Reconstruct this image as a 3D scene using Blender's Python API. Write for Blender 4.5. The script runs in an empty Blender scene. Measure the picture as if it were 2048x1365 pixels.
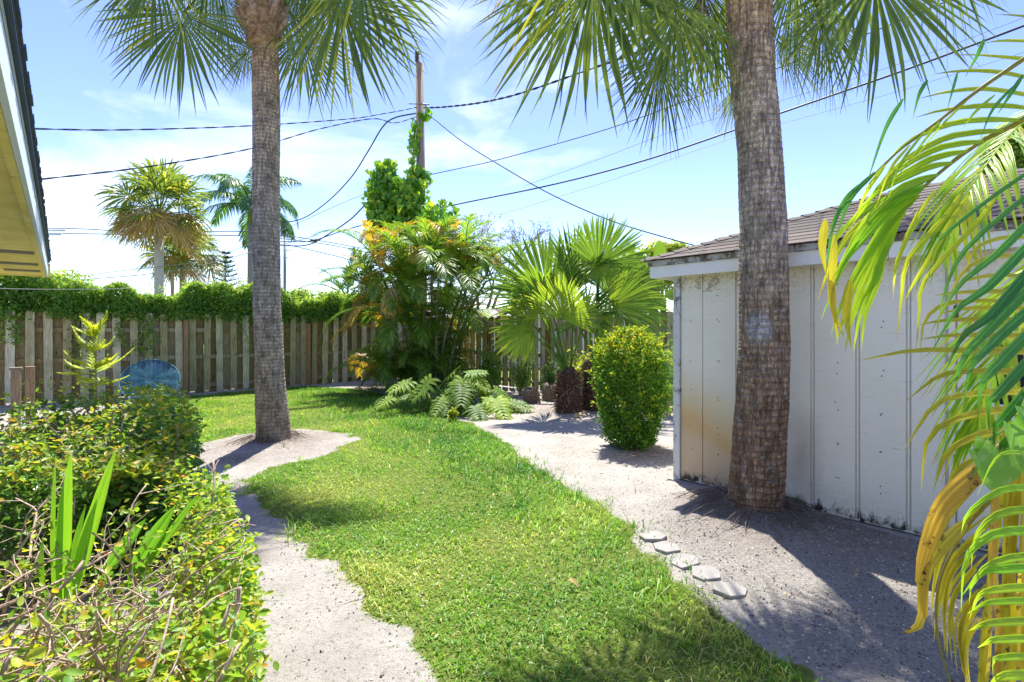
import bpy, math, random
import numpy as np
from mathutils import Vector, Matrix

random.seed(7)
RNG = np.random.default_rng(7)
R = math.radians
scene = bpy.context.scene
COL = scene.collection

# ------------------------------------------------------------------ camera
FPX, HZY, CAMH = 1060.0, 660.0, 1.5          # focal length in photo pixels, horizon row, eye height (m)
cam_data = bpy.data.cameras.new('camera')
cam = bpy.data.objects.new('camera', cam_data)
COL.objects.link(cam)
cam.location = (0, 0, CAMH)
cam.rotation_euler = (R(90), 0, 0)
cam_data.sensor_width = 36
cam_data.lens = FPX / 2048 * 36
cam_data.shift_y = -22.5 / 2048
cam_data.clip_start = 0.05
cam_data.clip_end = 3000
scene.camera = cam

# ------------------------------------------------------------------ world, sun, exposure
SUN_EL, SUN_AZ = 65.0, -1.0                   # high noon sun ahead of the camera, a little to the left
world = bpy.data.worlds.new('World')
scene.world = world
world.use_nodes = True
wn = world.node_tree
wn.nodes.clear()
w_out = wn.nodes.new('ShaderNodeOutputWorld')
w_bg = wn.nodes.new('ShaderNodeBackground')
w_bg.inputs['Strength'].default_value = 0.102
w_sky = wn.nodes.new('ShaderNodeTexSky')
w_sky.sky_type = 'NISHITA'
w_sky.sun_disc = False
w_sky.sun_elevation = R(SUN_EL)
w_sky.sun_rotation = R(SUN_AZ)
w_sky.air_density = 1.0
w_sky.dust_density = 0.25
w_sky.ozone_density = 2.2
w_geo = wn.nodes.new('ShaderNodeTexCoord')
w_map = wn.nodes.new('ShaderNodeMapping')
w_map.inputs['Scale'].default_value = (1.0, 1.0, 2.6)
w_map.inputs['Location'].default_value = (0.35, 0.1, 0.0)
wn.links.new(w_geo.outputs['Generated'], w_map.inputs['Vector'])
w_n1 = wn.nodes.new('ShaderNodeTexNoise')
w_n1.inputs['Scale'].default_value = 2.1
w_n1.inputs['Detail'].default_value = 7
w_n1.inputs['Roughness'].default_value = 0.56
w_n1.inputs['Distortion'].default_value = 0.35
wn.links.new(w_map.outputs['Vector'], w_n1.inputs['Vector'])
w_cr = wn.nodes.new('ShaderNodeValToRGB')
w_cr.color_ramp.elements[0].position = 0.525
w_cr.color_ramp.elements[0].color = (0, 0, 0, 1)
w_cr.color_ramp.elements[1].position = 0.76
w_cr.color_ramp.elements[1].color = (0.8, 0.8, 0.8, 1)
wn.links.new(w_n1.outputs['Fac'], w_cr.inputs['Fac'])
w_mix = wn.nodes.new('ShaderNodeMix')
w_mix.data_type = 'RGBA'
w_mix.inputs['B'].default_value = (5.6, 5.9, 6.3, 1)
wn.links.new(w_cr.outputs['Color'], w_mix.inputs['Factor'])
w_hs = wn.nodes.new('ShaderNodeHueSaturation')
w_hs.inputs['Saturation'].default_value = 1.17
w_hs.inputs['Hue'].default_value = 0.526
wn.links.new(w_sky.outputs['Color'], w_hs.inputs['Color'])
wn.links.new(w_hs.outputs['Color'], w_mix.inputs['A'])
wn.links.new(w_mix.outputs['Result'], w_bg.inputs['Color'])
wn.links.new(w_bg.outputs['Background'], w_out.inputs['Surface'])

sun_data = bpy.data.lights.new('sun', 'SUN')
sun_data.energy = 3.5
sun_data.angle = R(0.53)
sun_data.color = (1.0, 0.955, 0.88)
sun = bpy.data.objects.new('sun', sun_data)
COL.objects.link(sun)
sd = Vector((math.sin(R(SUN_AZ)) * math.cos(R(SUN_EL)), math.cos(R(SUN_AZ)) * math.cos(R(SUN_EL)), math.sin(R(SUN_EL))))
sun.rotation_euler = sd.to_track_quat('Z', 'Y').to_euler()
sun.location = (0, 0, 30)

vs = scene.view_settings
vs.view_transform = 'Standard'
vs.look = 'None'
vs.exposure = 1.68
vs.gamma = 1.0
vs.use_curve_mapping = False
scene.cycles.max_bounces = 8
scene.cycles.diffuse_bounces = 4
scene.cycles.transmission_bounces = 6
scene.cycles.transparent_max_bounces = 12
scene.cycles.use_denoising = True

# ------------------------------------------------------------------ helpers
def V3(*a):
    return np.array(a, float)

def at(px, py, Z):
    """a point Z metres ahead of the camera, by its photo pixel"""
    return V3((px - 1024) / FPX * Z, Z, CAMH + (HZY - py) / FPX * Z)

def gnd(px, py):
    Z = CAMH * FPX / (py - HZY)
    return V3((px - 1024) / FPX * Z, Z, 0)

J = lambda s: random.uniform(-s, s)
def unit(v):
    v = np.asarray(v, float)
    return v / max(np.linalg.norm(v), 1e-9)

def ur(a, b):
    return random.uniform(a, b)

E1 = V3(.757, .653, 0)      # along the left fence (away to the right)
E2 = V3(-.657, .754, 0)     # along the shed and the house (away to the left)
EH1 = V3(.761, .649, 0)
EH2 = V3(-.649, .761, 0)
UP = V3(0, 0, 1)

def tag(o, label=None, cat=None, group=None, kind=None):
    if label: o['label'] = label
    if cat: o['category'] = cat
    if group: o['group'] = group
    if kind: o['kind'] = kind
    return o

def thing(name, base, label, cat, group=None):
    o = bpy.data.objects.new(name, None)
    COL.objects.link(o)
    o.location = Vector(base)
    o.empty_display_size = 0.1
    return tag(o, label, cat, group)

_base = {}
def link(name, me, parent=None, matrix=None):
    o = bpy.data.objects.new(name, me)
    COL.objects.link(o)
    if parent is not None:
        o.parent = parent
        root = parent
        loc = Vector((0, 0, 0))
        if parent.name in _base:
            loc = _base[parent.name]
        else:
            loc = parent.location.copy()
        o.matrix_parent_inverse = Matrix.Translation(-loc) if parent.parent is None else Matrix.Identity(4)
        if parent.parent is not None:
            # a sub-part: cancel the parent's own basis as well
            o.matrix_parent_inverse = parent.matrix_basis.inverted()
    if matrix is not None:
        o.matrix_basis = matrix
    return o

class MB:
    """collects shapes and links them as one mesh object; per-vertex attribute lf = (variation, across, along)"""
    def __init__(s):
        s.v, s.t, s.q, s.a, s.n = [], [], [], [], 0
    def add(s, v, tris=None, quads=None, attr=None):
        v = np.asarray(v, float).reshape(-1, 3)
        if tris is not None and len(tris): s.t.append(np.asarray(tris, int).reshape(-1, 3) + s.n)
        if quads is not None and len(quads): s.q.append(np.asarray(quads, int).reshape(-1, 4) + s.n)
        if attr is None: attr = np.zeros((len(v), 3))
        attr = np.asarray(attr, float)
        if attr.ndim == 1: attr = np.tile(attr, (len(v), 1))
        s.v.append(v); s.a.append(attr); s.n += len(v)
    def mesh(s, name, m, smooth=True):
        me = bpy.data.meshes.new(name)
        v = np.concatenate(s.v); a = np.concatenate(s.a)
        t = np.concatenate(s.t) if s.t else np.zeros((0, 3), int)
        q = np.concatenate(s.q) if s.q else np.zeros((0, 4), int)
        me.vertices.add(len(v)); me.vertices.foreach_set('co', v.astype(np.float32).ravel())
        nl = t.size + q.size
        me.loops.add(nl); me.loops.foreach_set('vertex_index', np.concatenate([t.ravel(), q.ravel()]).astype(np.int32))
        me.polygons.add(len(t) + len(q))
        ls = np.concatenate([np.arange(len(t)) * 3, t.size + np.arange(len(q)) * 4]).astype(np.int32)
        me.polygons.foreach_set('loop_start', ls)
        me.polygons.foreach_set('use_smooth', np.full(len(t) + len(q), smooth))
        me.update(calc_edges=True)
        at_ = me.attributes.new('lf', 'FLOAT_VECTOR', 'POINT')
        at_.data.foreach_set('vector', a.astype(np.float32).ravel())
        me.materials.append(m)
        me.validate()
        return me
    def build(s, name, m, parent=None, smooth=True, matrix=None):
        return link(name, s.mesh(name, m, smooth), parent, matrix)
    # ---- shapes
    def box(s, c, ax, ay, az, var=0.0):
        """box centred on c with half-extent vectors"""
        c, ax, ay, az = map(lambda x: np.asarray(x, float), (c, ax, ay, az))
        v = [c + i * ax + j * ay + k * az for k in (-1, 1) for j in (-1, 1) for i in (-1, 1)]
        f = [(0, 2, 3, 1), (4, 5, 7, 6), (0, 1, 5, 4), (2, 6, 7, 3), (0, 4, 6, 2), (1, 3, 7, 5)]
        if np.dot(np.cross(ax, ay), az) < 0: f = [q[::-1] for q in f]
        s.add(v, quads=f, attr=V3(var, 0, 0))
        return s
    def tube(s, pts, rad, sides=6, var=0.0, cap=True):
        pts = np.asarray(pts, float); n = len(pts)
        rad = np.broadcast_to(np.asarray(rad, float), (n,))
        tan = np.gradient(pts, axis=0)
        tan /= np.maximum(np.linalg.norm(tan, axis=1, keepdims=True), 1e-9)
        ref = V3(1, 0, 0) if abs(tan[0][0]) < .8 else V3(0, 1, 0)
        a = unit(np.cross(tan[0], ref))
        ang = np.arange(sides) * 2 * math.pi / sides
        ca, sa = np.cos(ang)[:, None], np.sin(ang)[:, None]
        out = np.zeros((n, sides, 3))
        for i in range(n):
            a = unit(a - tan[i] * np.dot(a, tan[i])); b = np.cross(tan[i], a)
            out[i] = pts[i] + rad[i] * (ca * a + sa * b)
        idx = np.arange(n * sides).reshape(n, sides)
        q = np.stack([idx[:-1], np.roll(idx[:-1], -1, 1), np.roll(idx[1:], -1, 1), idx[1:]], -1).reshape(-1, 4)
        at_ = np.zeros((n, sides, 3)); at_[..., 0] = var; at_[..., 1] = np.arange(sides) / sides
        at_[..., 2] = np.linspace(0, 1, n)[:, None]
        v = out.reshape(-1, 3); at_ = at_.reshape(-1, 3)
        if cap:
            v = np.concatenate([v, pts[:1], pts[-1:]]); at_ = np.concatenate([at_, [[var, 0, 0]], [[var, 0, 1]]])
            c0, c1 = n * sides, n * sides + 1
            t = [(c0, (j + 1) % sides, j) for j in range(sides)] + [(c1, idx[-1][j], idx[-1][(j + 1) % sides]) for j in range(sides)]
            s.add(v, tris=t, quads=q, attr=at_)
        else:
            s.add(v, quads=q, attr=at_)
        return s
    def ribbon(s, pts, wid, nrm, fold=0.25, var=0.0):
        """leaf blade: centre line pts, half widths, surface normal; folded along its midrib"""
        pts = np.asarray(pts, float); n = len(pts)
        wid = np.broadcast_to(np.asarray(wid, float), (n,))
        tan = np.gradient(pts, axis=0)
        side = np.cross(tan, np.asarray(nrm, float))
        side /= np.maximum(np.linalg.norm(side, axis=1, keepdims=True), 1e-9)
        nn = np.cross(side, tan); nn /= np.maximum(np.linalg.norm(nn, axis=1, keepdims=True), 1e-9)
        w = wid[:, None]
        L = pts - side * w + nn * w * fold; Rr = pts + side * w + nn * w * fold
        v = np.stack([L, pts, Rr], 1).reshape(-1, 3)
        at_ = np.zeros((n, 3, 3)); at_[..., 0] = var; at_[:, :, 1] = (-1, 0, 1); at_[..., 2] = np.linspace(0, 1, n)[:, None]
        i = np.arange(n - 1)[:, None] * 3
        q = np.concatenate([i + [0, 1, 4, 3], i + [1, 2, 5, 4]])
        s.add(v, quads=q, attr=at_.reshape(-1, 3))
        return s
    def leaves7(s, P, D, Nn, L, W, var, fold=.2):
        """rounder leaves for plants near the camera"""
        P = np.asarray(P); n = len(P)
        D = D / np.maximum(np.linalg.norm(D, axis=1, keepdims=True), 1e-9)
        S = np.cross(D, Nn); S /= np.maximum(np.linalg.norm(S, axis=1, keepdims=True), 1e-9)
        U = np.cross(S, D)
        L = np.broadcast_to(L, (n,))[:, None]; W = np.broadcast_to(W, (n,))[:, None] / 2
        o = [(0, 0, 0), (-.72, .2, .0), (-1, .5, .03), (-.6, .8, 0), (0, 1.0, -.12), (.6, .8, 0), (1, .5, .03), (.72, .2, .0), (0, .5, -fold * .5)]
        v = np.stack([P + S * W * x + D * L * y + U * (L * z) for x, y, z in o], 1).reshape(-1, 3)
        b = np.arange(n)[:, None] * 9
        t = np.concatenate([b + [8, (i + 1) % 8, i] for i in range(8)])
        a = np.zeros((n, 9, 3)); a[..., 0] = np.broadcast_to(var, (n,))[:, None]
        a[:, :, 1] = (0, -.7, -1, -.6, 0, .6, 1, .7, 0); a[:, :, 2] = (0, .2, .5, .8, 1, .8, .5, .2, .5)
        s.add(v, tris=t, attr=a.reshape(-1, 3))
        return s
    def leaves(s, P, D, Nn, L, W, var, fold=.2):
        """many simple five-point leaves at once"""
        P = np.asarray(P); n = len(P)
        D = D / np.maximum(np.linalg.norm(D, axis=1, keepdims=True), 1e-9)
        S = np.cross(D, Nn); S /= np.maximum(np.linalg.norm(S, axis=1, keepdims=True), 1e-9)
        U = np.cross(S, D)
        L = np.broadcast_to(L, (n,))[:, None]; W = np.broadcast_to(W, (n,))[:, None] / 2
        mid = P + D * L * .45 - U * W * fold
        v = np.stack([P, P + D * L * .42 - S * W, mid, P + D * L * .42 + S * W, P + D * L - U * L * .08], 1).reshape(-1, 3)
        b = np.arange(n)[:, None] * 5
        t = np.concatenate([b + [0, 2, 1], b + [0, 3, 2], b + [1, 2, 4], b + [2, 3, 4]])
        a = np.zeros((n, 5, 3)); a[..., 0] = np.broadcast_to(var, (n,))[:, None]
        a[:, :, 1] = (0, -1, 0, 1, 0); a[:, :, 2] = (0, .42, .45, .42, 1)
        s.add(v, tris=t, attr=a.reshape(-1, 3))
        return s

def rvec(n):
    v = RNG.normal(size=(n, 3))
    return v / np.linalg.norm(v, axis=1, keepdims=True)

def curve(p0, p1, p2, n=6):
    t = np.linspace(0, 1, n)[:, None]
    return (1 - t) ** 2 * p0 + 2 * t * (1 - t) * p1 + t * t * p2

def spline(P, n=12):
    """Catmull-Rom through points"""
    P = np.asarray(P, float)
    Q = np.concatenate([[2 * P[0] - P[1]], P, [2 * P[-1] - P[-2]]])
    m = len(P) - 1
    out = []
    for t in np.linspace(0, m - 1e-6, n):
        i = int(t); f = t - i
        a, b, c, d = Q[i], Q[i + 1], Q[i + 2], Q[i + 3]
        out.append(.5 * ((2 * b) + (-a + c) * f + (2 * a - 5 * b + 4 * c - d) * f * f + (-a + 3 * b - 3 * c + d) * f ** 3))
    return np.array(out)

# ------------------------------------------------------------------ materials
class NT:
    def __init__(s, name):
        s.m = bpy.data.materials.new(name); s.m.use_nodes = True
        s.t = s.m.node_tree; s.t.nodes.clear()
        s.out = s.n('ShaderNodeOutputMaterial')
    def n(s, typ, ins=None, **kw):
        x = s.t.nodes.new(typ)
        for k, v in kw.items(): setattr(x, k, v)
        for k, v in (ins or {}).items():
            if isinstance(v, bpy.types.NodeSocket): s.t.links.new(v, x.inputs[k])
            else: x.inputs[k].default_value = v
        return x
    def ramp(s, fac, stops):
        x = s.n('ShaderNodeValToRGB'); s.t.links.new(fac, x.inputs['Fac'])
        e = x.color_ramp.elements
        while len(e) < len(stops): e.new(0.5)
        for el, (p, c) in zip(e, stops):
            el.position = p; el.color = (c[0], c[1], c[2], 1) if not isinstance(c, (int, float)) else (c, c, c, 1)
        return x.outputs['Color']
    def mix(s, f, a, b, blend='MIX'):
        x = s.n('ShaderNodeMix', data_type='RGBA', blend_type=blend)
        for k, v in (('Factor', f), ('A', a), ('B', b)):
            if isinstance(v, bpy.types.NodeSocket): s.t.links.new(v, x.inputs[k])
            else: x.inputs[k].default_value = v if isinstance(v, (int, float)) else (v[0], v[1], v[2], 1)
        return x.outputs['Result']
    def math(s, op, a, b=0.0, c=None, clamp=False):
        x = s.n('ShaderNodeMath', operation=op, use_clamp=clamp)
        for i, v in enumerate((a, b) if c is None else (a, b, c)):
            if isinstance(v, bpy.types.NodeSocket): s.t.links.new(v, x.inputs[i])
            else: x.inputs[i].default_value = v
        return x.outputs[0]
    def coord(s, scale=(1, 1, 1), loc=(0, 0, 0), kind='Object'):
        c = s.n('ShaderNodeTexCoord')
        return s.n('ShaderNodeMapping', {'Vector': c.outputs[kind], 'Scale': scale, 'Location': loc}).outputs['Vector']
    def noise(s, vec, scale, detail=5, rough=.55, dist=0):
        return s.n('ShaderNodeTexNoise', {'Vector': vec, 'Scale': scale, 'Detail': detail, 'Roughness': rough, 'Distortion': dist}).outputs['Fac']
    def bump(s, h, strength=.4, dist=.01):
        return s.n('ShaderNodeBump', {'Height': h, 'Strength': strength, 'Distance': dist}).outputs['Normal']
    def finish(s, color, rough=.6, normal=None, spec=.3, trans=0.0, tcol=None, metallic=0.0):
        ins = {'Base Color': color if isinstance(color, bpy.types.NodeSocket) else (*color, 1), 'Roughness': rough, 'Specular IOR Level': spec, 'Metallic': metallic}
        if normal is not None: ins['Normal'] = normal
        p = s.n('ShaderNodeBsdfPrincipled', ins)
        if trans:
            ti = {'Color': tcol if tcol is not None else color}
            if normal is not None: ti['Normal'] = normal
            tr = s.n('ShaderNodeBsdfTranslucent', ti)
            mx = s.n('ShaderNodeMixShader', {0: trans, 1: p.outputs[0], 2: tr.outputs[0]})
            s.t.links.new(mx.outputs[0], s.out.inputs['Surface'])
        else:
            s.t.links.new(p.outputs[0], s.out.inputs['Surface'])
        return s.m
    def lf(s):
        a = s.n('ShaderNodeAttribute', attribute_name='lf', attribute_type='GEOMETRY')
        return s.n('ShaderNodeSeparateXYZ', {0: a.outputs['Vector']}).outputs
    def orand(s):
        return s.n('ShaderNodeObjectInfo').outputs['Random']

def leafmat(name, stops, trans=.45, rough=.42, tip=None, tip_from=.82, stripe=0.0, tgain=1.35, spec=.35, mottle=None, gain=1.95):
    k = NT(name)
    lf = k.lf()
    col = k.ramp(lf[0], [(p, tuple(min(.62, x * gain) for x in c)) for p, c in stops])
    rnd = k.orand()
    val = k.math('MULTIPLY_ADD', rnd, .3, .85)
    col = k.n('ShaderNodeHueSaturation', {'Color': col, 'Value': val, 'Hue': .5, 'Saturation': 1.0}).outputs[0]
    nz = k.noise(k.coord(), 9, 3)
    col = k.mix(k.math('MULTIPLY', nz, .35), col, k.mix(1.0, col, (.55, .62, .4), 'MULTIPLY'))
    if mottle:
        nm = k.noise(k.coord(), mottle[1], 4, .6)
        col = k.mix(k.n('ShaderNodeMapRange', {'Value': nm, 'From Min': mottle[2], 'From Max': mottle[2] + .08}).outputs[0], col, mottle[0])
    if tip:
        f = k.n('ShaderNodeMapRange', {'Value': k.math('ADD', lf[2], k.math('MULTIPLY', k.math('SUBTRACT', lf[0], .5), .35)), 'From Min': tip_from, 'From Max': tip_from + .12}).outputs[0]
        col = k.mix(f, col, tip)
    nrm = None
    if stripe:
        sn = k.math('SINE', k.math('MULTIPLY', lf[1], stripe))
        nrm = k.bump(sn, .25, .002)
        ab = k.math('ABSOLUTE', lf[1])
        mr = k.n('ShaderNodeMapRange', {'Value': ab, 'From Min': .0, 'From Max': .10, 'To Min': 1.0, 'To Max': 0.0}).outputs[0]
        col = k.mix(k.math('MULTIPLY', mr, .4), col, k.mix(1.0, col, (1.5, 1.45, 1.0), 'MULTIPLY'))
    tc = k.mix(1.0, col, (tgain * 1.1, tgain, tgain * .5), 'MULTIPLY')
    return k.finish(col, rough, nrm, spec, trans, tc)

M = {}
M['grass'] = leafmat('grass_blades', [(0, (.032, .095, .012)), (.4, (.07, .16, .016)), (.75, (.115, .205, .022)), (.95, (.17, .215, .04)), (1, (.3, .25, .12))], .5, .45, gain=2.3)
M['clover'] = leafmat('lawn_weed_leaves', [(0, (.04, .10, .015)), (1, (.13, .2, .04))], .4, .4)
M['sabal'] = leafmat('cabbage_palm_blade', [(0, (.035, .06, .018)), (.5, (.07, .105, .02)), (.78, (.12, .145, .018)), (.88, (.30, .24, .02)), (1, (.36, .2, .03))], .5, .34, tip=(.3, .17, .04), tip_from=.93, gain=2.6, spec=.4)
M['deadfan'] = leafmat('dead_fan_blade', [(0, (.16, .10, .045)), (.5, (.27, .18, .07)), (1, (.36, .27, .12))], .3, .7)
M['livi'] = leafmat('fan_palm_blade', [(0, (.05, .10, .018)), (.5, (.085, .16, .02)), (1, (.17, .245, .025))], .5, .35, tip=(.33, .27, .12), tip_from=.94, gain=1.9)
M['areca_g'] = leafmat('areca_leaf_green', [(0, (.03, .085, .018)), (.5, (.075, .15, .02)), (1, (.17, .2, .025))], .48, .36, gain=2.15)
M['areca_y'] = leafmat('areca_leaf_yellowing', [(0, (.13, .16, .02)), (.5, (.28, .2, .025)), (1, (.38, .17, .03))], .42, .42)
M['areca_d'] = leafmat('areca_leaf_dead', [(0, (.2, .13, .06)), (.6, (.3, .2, .1)), (1, (.36, .27, .16))], .3, .7)
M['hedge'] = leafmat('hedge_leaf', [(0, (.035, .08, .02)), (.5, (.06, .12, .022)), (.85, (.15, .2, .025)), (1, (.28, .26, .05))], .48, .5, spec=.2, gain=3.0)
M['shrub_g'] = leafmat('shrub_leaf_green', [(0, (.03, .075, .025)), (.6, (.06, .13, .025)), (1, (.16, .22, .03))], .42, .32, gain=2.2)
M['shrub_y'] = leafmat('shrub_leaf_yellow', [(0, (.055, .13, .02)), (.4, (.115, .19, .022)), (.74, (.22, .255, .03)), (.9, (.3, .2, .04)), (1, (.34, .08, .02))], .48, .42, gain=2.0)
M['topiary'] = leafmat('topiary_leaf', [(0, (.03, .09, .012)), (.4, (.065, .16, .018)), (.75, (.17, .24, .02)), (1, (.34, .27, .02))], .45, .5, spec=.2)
M['philo'] = leafmat('philodendron_leaf', [(0, (.045, .09, .014)), (.6, (.09, .155, .018)), (1, (.17, .22, .025))], .4, .5, spec=.2, gain=2.1)
M['vine'] = leafmat('vine_leaf', [(0, (.045, .13, .018)), (.6, (.1, .21, .02)), (1, (.26, .28, .03))], .5, .35, gain=2.1)
M['pine'] = leafmat('pine_needles', [(0, (.02, .06, .035)), (1, (.04, .09, .045))], .2, .5)
M['seedling'] = leafmat('pine_seedling_needles', [(0, (.14, .22, .02)), (1, (.3, .33, .03))], .45, .45)
M['royal'] = leafmat('feather_palm_leaf', [(0, (.025, .075, .04)), (1, (.07, .15, .03))], .4, .35)
M['greytree'] = leafmat('sparse_tree_leaf', [(0, (.06, .065, .05)), (1, (.13, .13, .09))], .3, .6)
M['limetree'] = leafmat('lime_tree_leaf', [(0, (.09, .16, .02)), (1, (.26, .29, .03))], .5, .4)
M['sword'] = leafmat('sword_leaf', [(0, (.06, .17, .02)), (1, (.15, .3, .025))], .5, .33, stripe=9.0)
M['fg_g'] = leafmat('foreground_leaflet_lime', [(0, (.10, .23, .02)), (.6, (.2, .32, .02)), (1, (.3, .34, .025))], .62, .3, stripe=7.0, tip=(.4, .33, .03), tip_from=.9, gain=2.3)
M['fg_d'] = leafmat('foreground_leaflet_dark', [(0, (.03, .12, .03)), (1, (.07, .2, .03))], .4, .25, stripe=7.0, tip=(.2, .3, .03), tip_from=.8)
M['fg_y'] = leafmat('foreground_leaflet_olive', [(0, (.22, .2, .02)), (.6, (.32, .25, .02)), (1, (.45, .25, .03))], .5, .38, stripe=7.0, gain=2.3)
M['fg_o'] = leafmat('foreground_leaf_orange', [(0, (.42, .3, .02)), (.5, (.5, .27, .03)), (1, (.5, .2, .04))], .5, .55, stripe=9.0, mottle=((.14, .07, .03), 30, .6))
M['pothos'] = leafmat('variegated_leaf', [(0, (.1, .25, .04)), (1, (.16, .3, .06))], .45, .3, mottle=((.36, .52, .2), 34, .56))
M['bark'] = (lambda k: k.finish(k.ramp(k.noise(k.coord((1, 1, .3)), 30, 5), [(.3, (.26, .18, .13)), (.7, (.62, .48, .37))]), .85, k.bump(k.noise(k.coord((1, 1, .3)), 60, 4), .6, .01)))(NT('twig_bark'))
M['petiole'] = (lambda k: k.finish(k.ramp(k.noise(k.coord(), 6, 3), [(.3, (.10, .16, .03)), (.7, (.2, .24, .05))]), .45))(NT('petiole_green'))
M['petiole_y'] = (lambda k: k.finish(k.ramp(k.noise(k.coord(), 6, 3), [(.3, (.28, .3, .04)), (.7, (.38, .3, .05))]), .45, trans=.2))(NT('rachis_yellow'))
M['areca_stem'] = (lambda k: k.finish(k.ramp(k.n('ShaderNodeTexWave', {'Vector': k.coord(), 'Scale': 2.6, 'Distortion': .6, 'Detail': 1}, wave_type='BANDS', bands_direction='Z').outputs['Fac'], [(.04, (.32, .31, .22)), (.16, (.10, .17, .06)), (.8, (.17, .22, .08))]), .5))(NT('areca_cane'))

def palm_trunk_mat(name, stops, ring, crackz, splash=None):
    """trunk bark: colour changes with height as the bark ages, cracks and ring scars in relief"""
    k = NT(name)
    lf = k.lf()
    base = k.ramp(lf[2], [(p, (c[0] * 1.12, c[1] * 1.0, c[2] * .84)) for p, c in stops])
    v = k.coord((1, 1, 1))
    n1 = k.noise(v, 5, 6, .65)
    n2 = k.noise(k.coord((1, 1, .35)), 55, 5, .7)
    col = k.mix(k.n('ShaderNodeMapRange', {'Value': k.noise(k.coord((1, 1, .7)), 9, 7, .72), 'From Min': .44, 'From Max': .60}).outputs[0], k.mix(1.0, base, (1.5, 1.46, 1.4), 'MULTIPLY'), k.mix(1.0, base, (.8, .76, .73), 'MULTIPLY'))
    pale = k.n('ShaderNodeMapRange', {'Value': k.noise(v, 16, 5, .7), 'From Min': .54, 'From Max': .66}).outputs[0]
    col = k.mix(k.math('MULTIPLY', pale, .6), col, (.62, .60, .56))
    vor = k.n('ShaderNodeTexVoronoi', {'Vector': k.n('ShaderNodeVectorMath', {0: k.coord((1, 1, crackz)), 1: k.n('ShaderNodeVectorMath', {0: k.n('ShaderNodeTexNoise', {'Vector': k.coord(), 'Scale': 18, 'Detail': 4}).outputs['Color'], 1: (.2, .2, .2)}, operation='MULTIPLY').outputs[0]}, operation='ADD').outputs[0], 'Scale': 30}, feature='DISTANCE_TO_EDGE').outputs['Distance']
    vor2 = k.noise(k.coord((1, 1, .16)), 46, 6, .8, .8)
    cr = k.n('ShaderNodeMapRange', {'Value': vor, 'From Min': .0, 'From Max': .10}).outputs[0]
    vr = k.n('ShaderNodeMapRange', {'Value': vor2, 'From Min': .36, 'From Max': .52}).outputs[0]
    cr = k.math('MINIMUM', k.math('MULTIPLY_ADD', cr, .15, .85), vr)
    wv = k.n('ShaderNodeTexWave', {'Vector': k.coord(), 'Scale': ring, 'Distortion': 2.2, 'Detail': 3, 'Detail Scale': 1.5}, wave_type='BANDS', bands_direction='Z').outputs['Fac']
    wr = k.n('ShaderNodeMapRange', {'Value': wv, 'From Min': .0, 'From Max': .35}).outputs[0]
    dark = k.math('MULTIPLY', k.math('MULTIPLY_ADD', cr, .5, .5), k.math('MULTIPLY_ADD', wr, .10, .90))
    col = k.mix(1.0, col, k.n('ShaderNodeCombineColor', {0: dark, 1: dark, 2: dark}).outputs[0], 'MULTIPLY')
    col = k.mix(.5, col, k.mix(1.0, col, k.ramp(n2, [(.3, (.5, .5, .5)), (.7, (1.6, 1.55, 1.5))]), 'MULTIPLY'))
    if splash is not None:
        c = k.n('ShaderNodeTexCoord').outputs['Object']
        d = k.n('ShaderNodeVectorMath', {0: c, 1: tuple(splash)}, operation='DISTANCE').outputs['Value']
        d = k.math('ADD', d, k.math('MULTIPLY', k.noise(v, 14, 5, .7), .16))
        f = k.math('MULTIPLY', k.n('ShaderNodeMapRange', {'Value': d, 'From Min': .17, 'From Max': .25, 'To Min': .95, 'To Max': 0.0}).outputs[0], k.n('ShaderNodeMapRange', {'Value': k.noise(v, 42, 5, .75), 'From Min': .4, 'From Max': .52}).outputs[0])
        col = k.mix(f, col, (.72, .72, .70))
    h = k.math('ADD', k.math('MULTIPLY', cr, .6), k.math('ADD', k.math('MULTIPLY', wr, .7), k.math('MULTIPLY', n2, .6)))
    return k.finish(col, .9, k.bump(h, 1.0, .035), .15)

def wood_mat(name, stops, green=0.0, axis=(14, 14, .9), rough=.8, knots=True):
    k = NT(name)
    rnd = k.orand()
    off = k.n('ShaderNodeCombineXYZ', {0: k.math('MULTIPLY', rnd, 17.0), 1: k.math('MULTIPLY', rnd, 5.0), 2: k.math('MULTIPLY', rnd, 9.0)}).outputs[0]
    c = k.n('ShaderNodeTexCoord').outputs['Object']
    v = k.n('ShaderNodeVectorMath', {0: c, 1: off}, operation='ADD').outputs[0]
    vv = k.n('ShaderNodeMapping', {'Vector': v, 'Scale': axis}).outputs[0]
    g = k.noise(vv, 5, 6, .6, .4)
    col = k.ramp(g, stops)
    val = k.math('MULTIPLY_ADD', rnd, .55, .72)
    col = k.n('ShaderNodeHueSaturation', {'Color': col, 'Value': val, 'Saturation': k.math('MULTIPLY_ADD', rnd, -.5, 1.2), 'Hue': .5}).outputs[0]
    if green:
        gn = k.noise(v, 2.3, 5, .6)
        col = k.mix(k.math('MULTIPLY', k.n('ShaderNodeMapRange', {'Value': gn, 'From Min': .45, 'From Max': .7}).outputs[0], green), col, (.1, .12, .06))
    if knots:
        vo = k.n('ShaderNodeTexVoronoi', {'Vector': k.n('ShaderNodeMapping', {'Vector': v, 'Scale': (7, 7, 2.2)}).outputs[0], 'Scale': 1}).outputs['Distance']
        kf = k.n('ShaderNodeMapRange', {'Value': vo, 'From Min': .07, 'From Max': .14, 'To Min': .75, 'To Max': 0}).outputs[0]
        col = k.mix(kf, col, (.07, .045, .03))
    return k.finish(col, rough, k.bump(g, .5, .006), .2)

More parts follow.
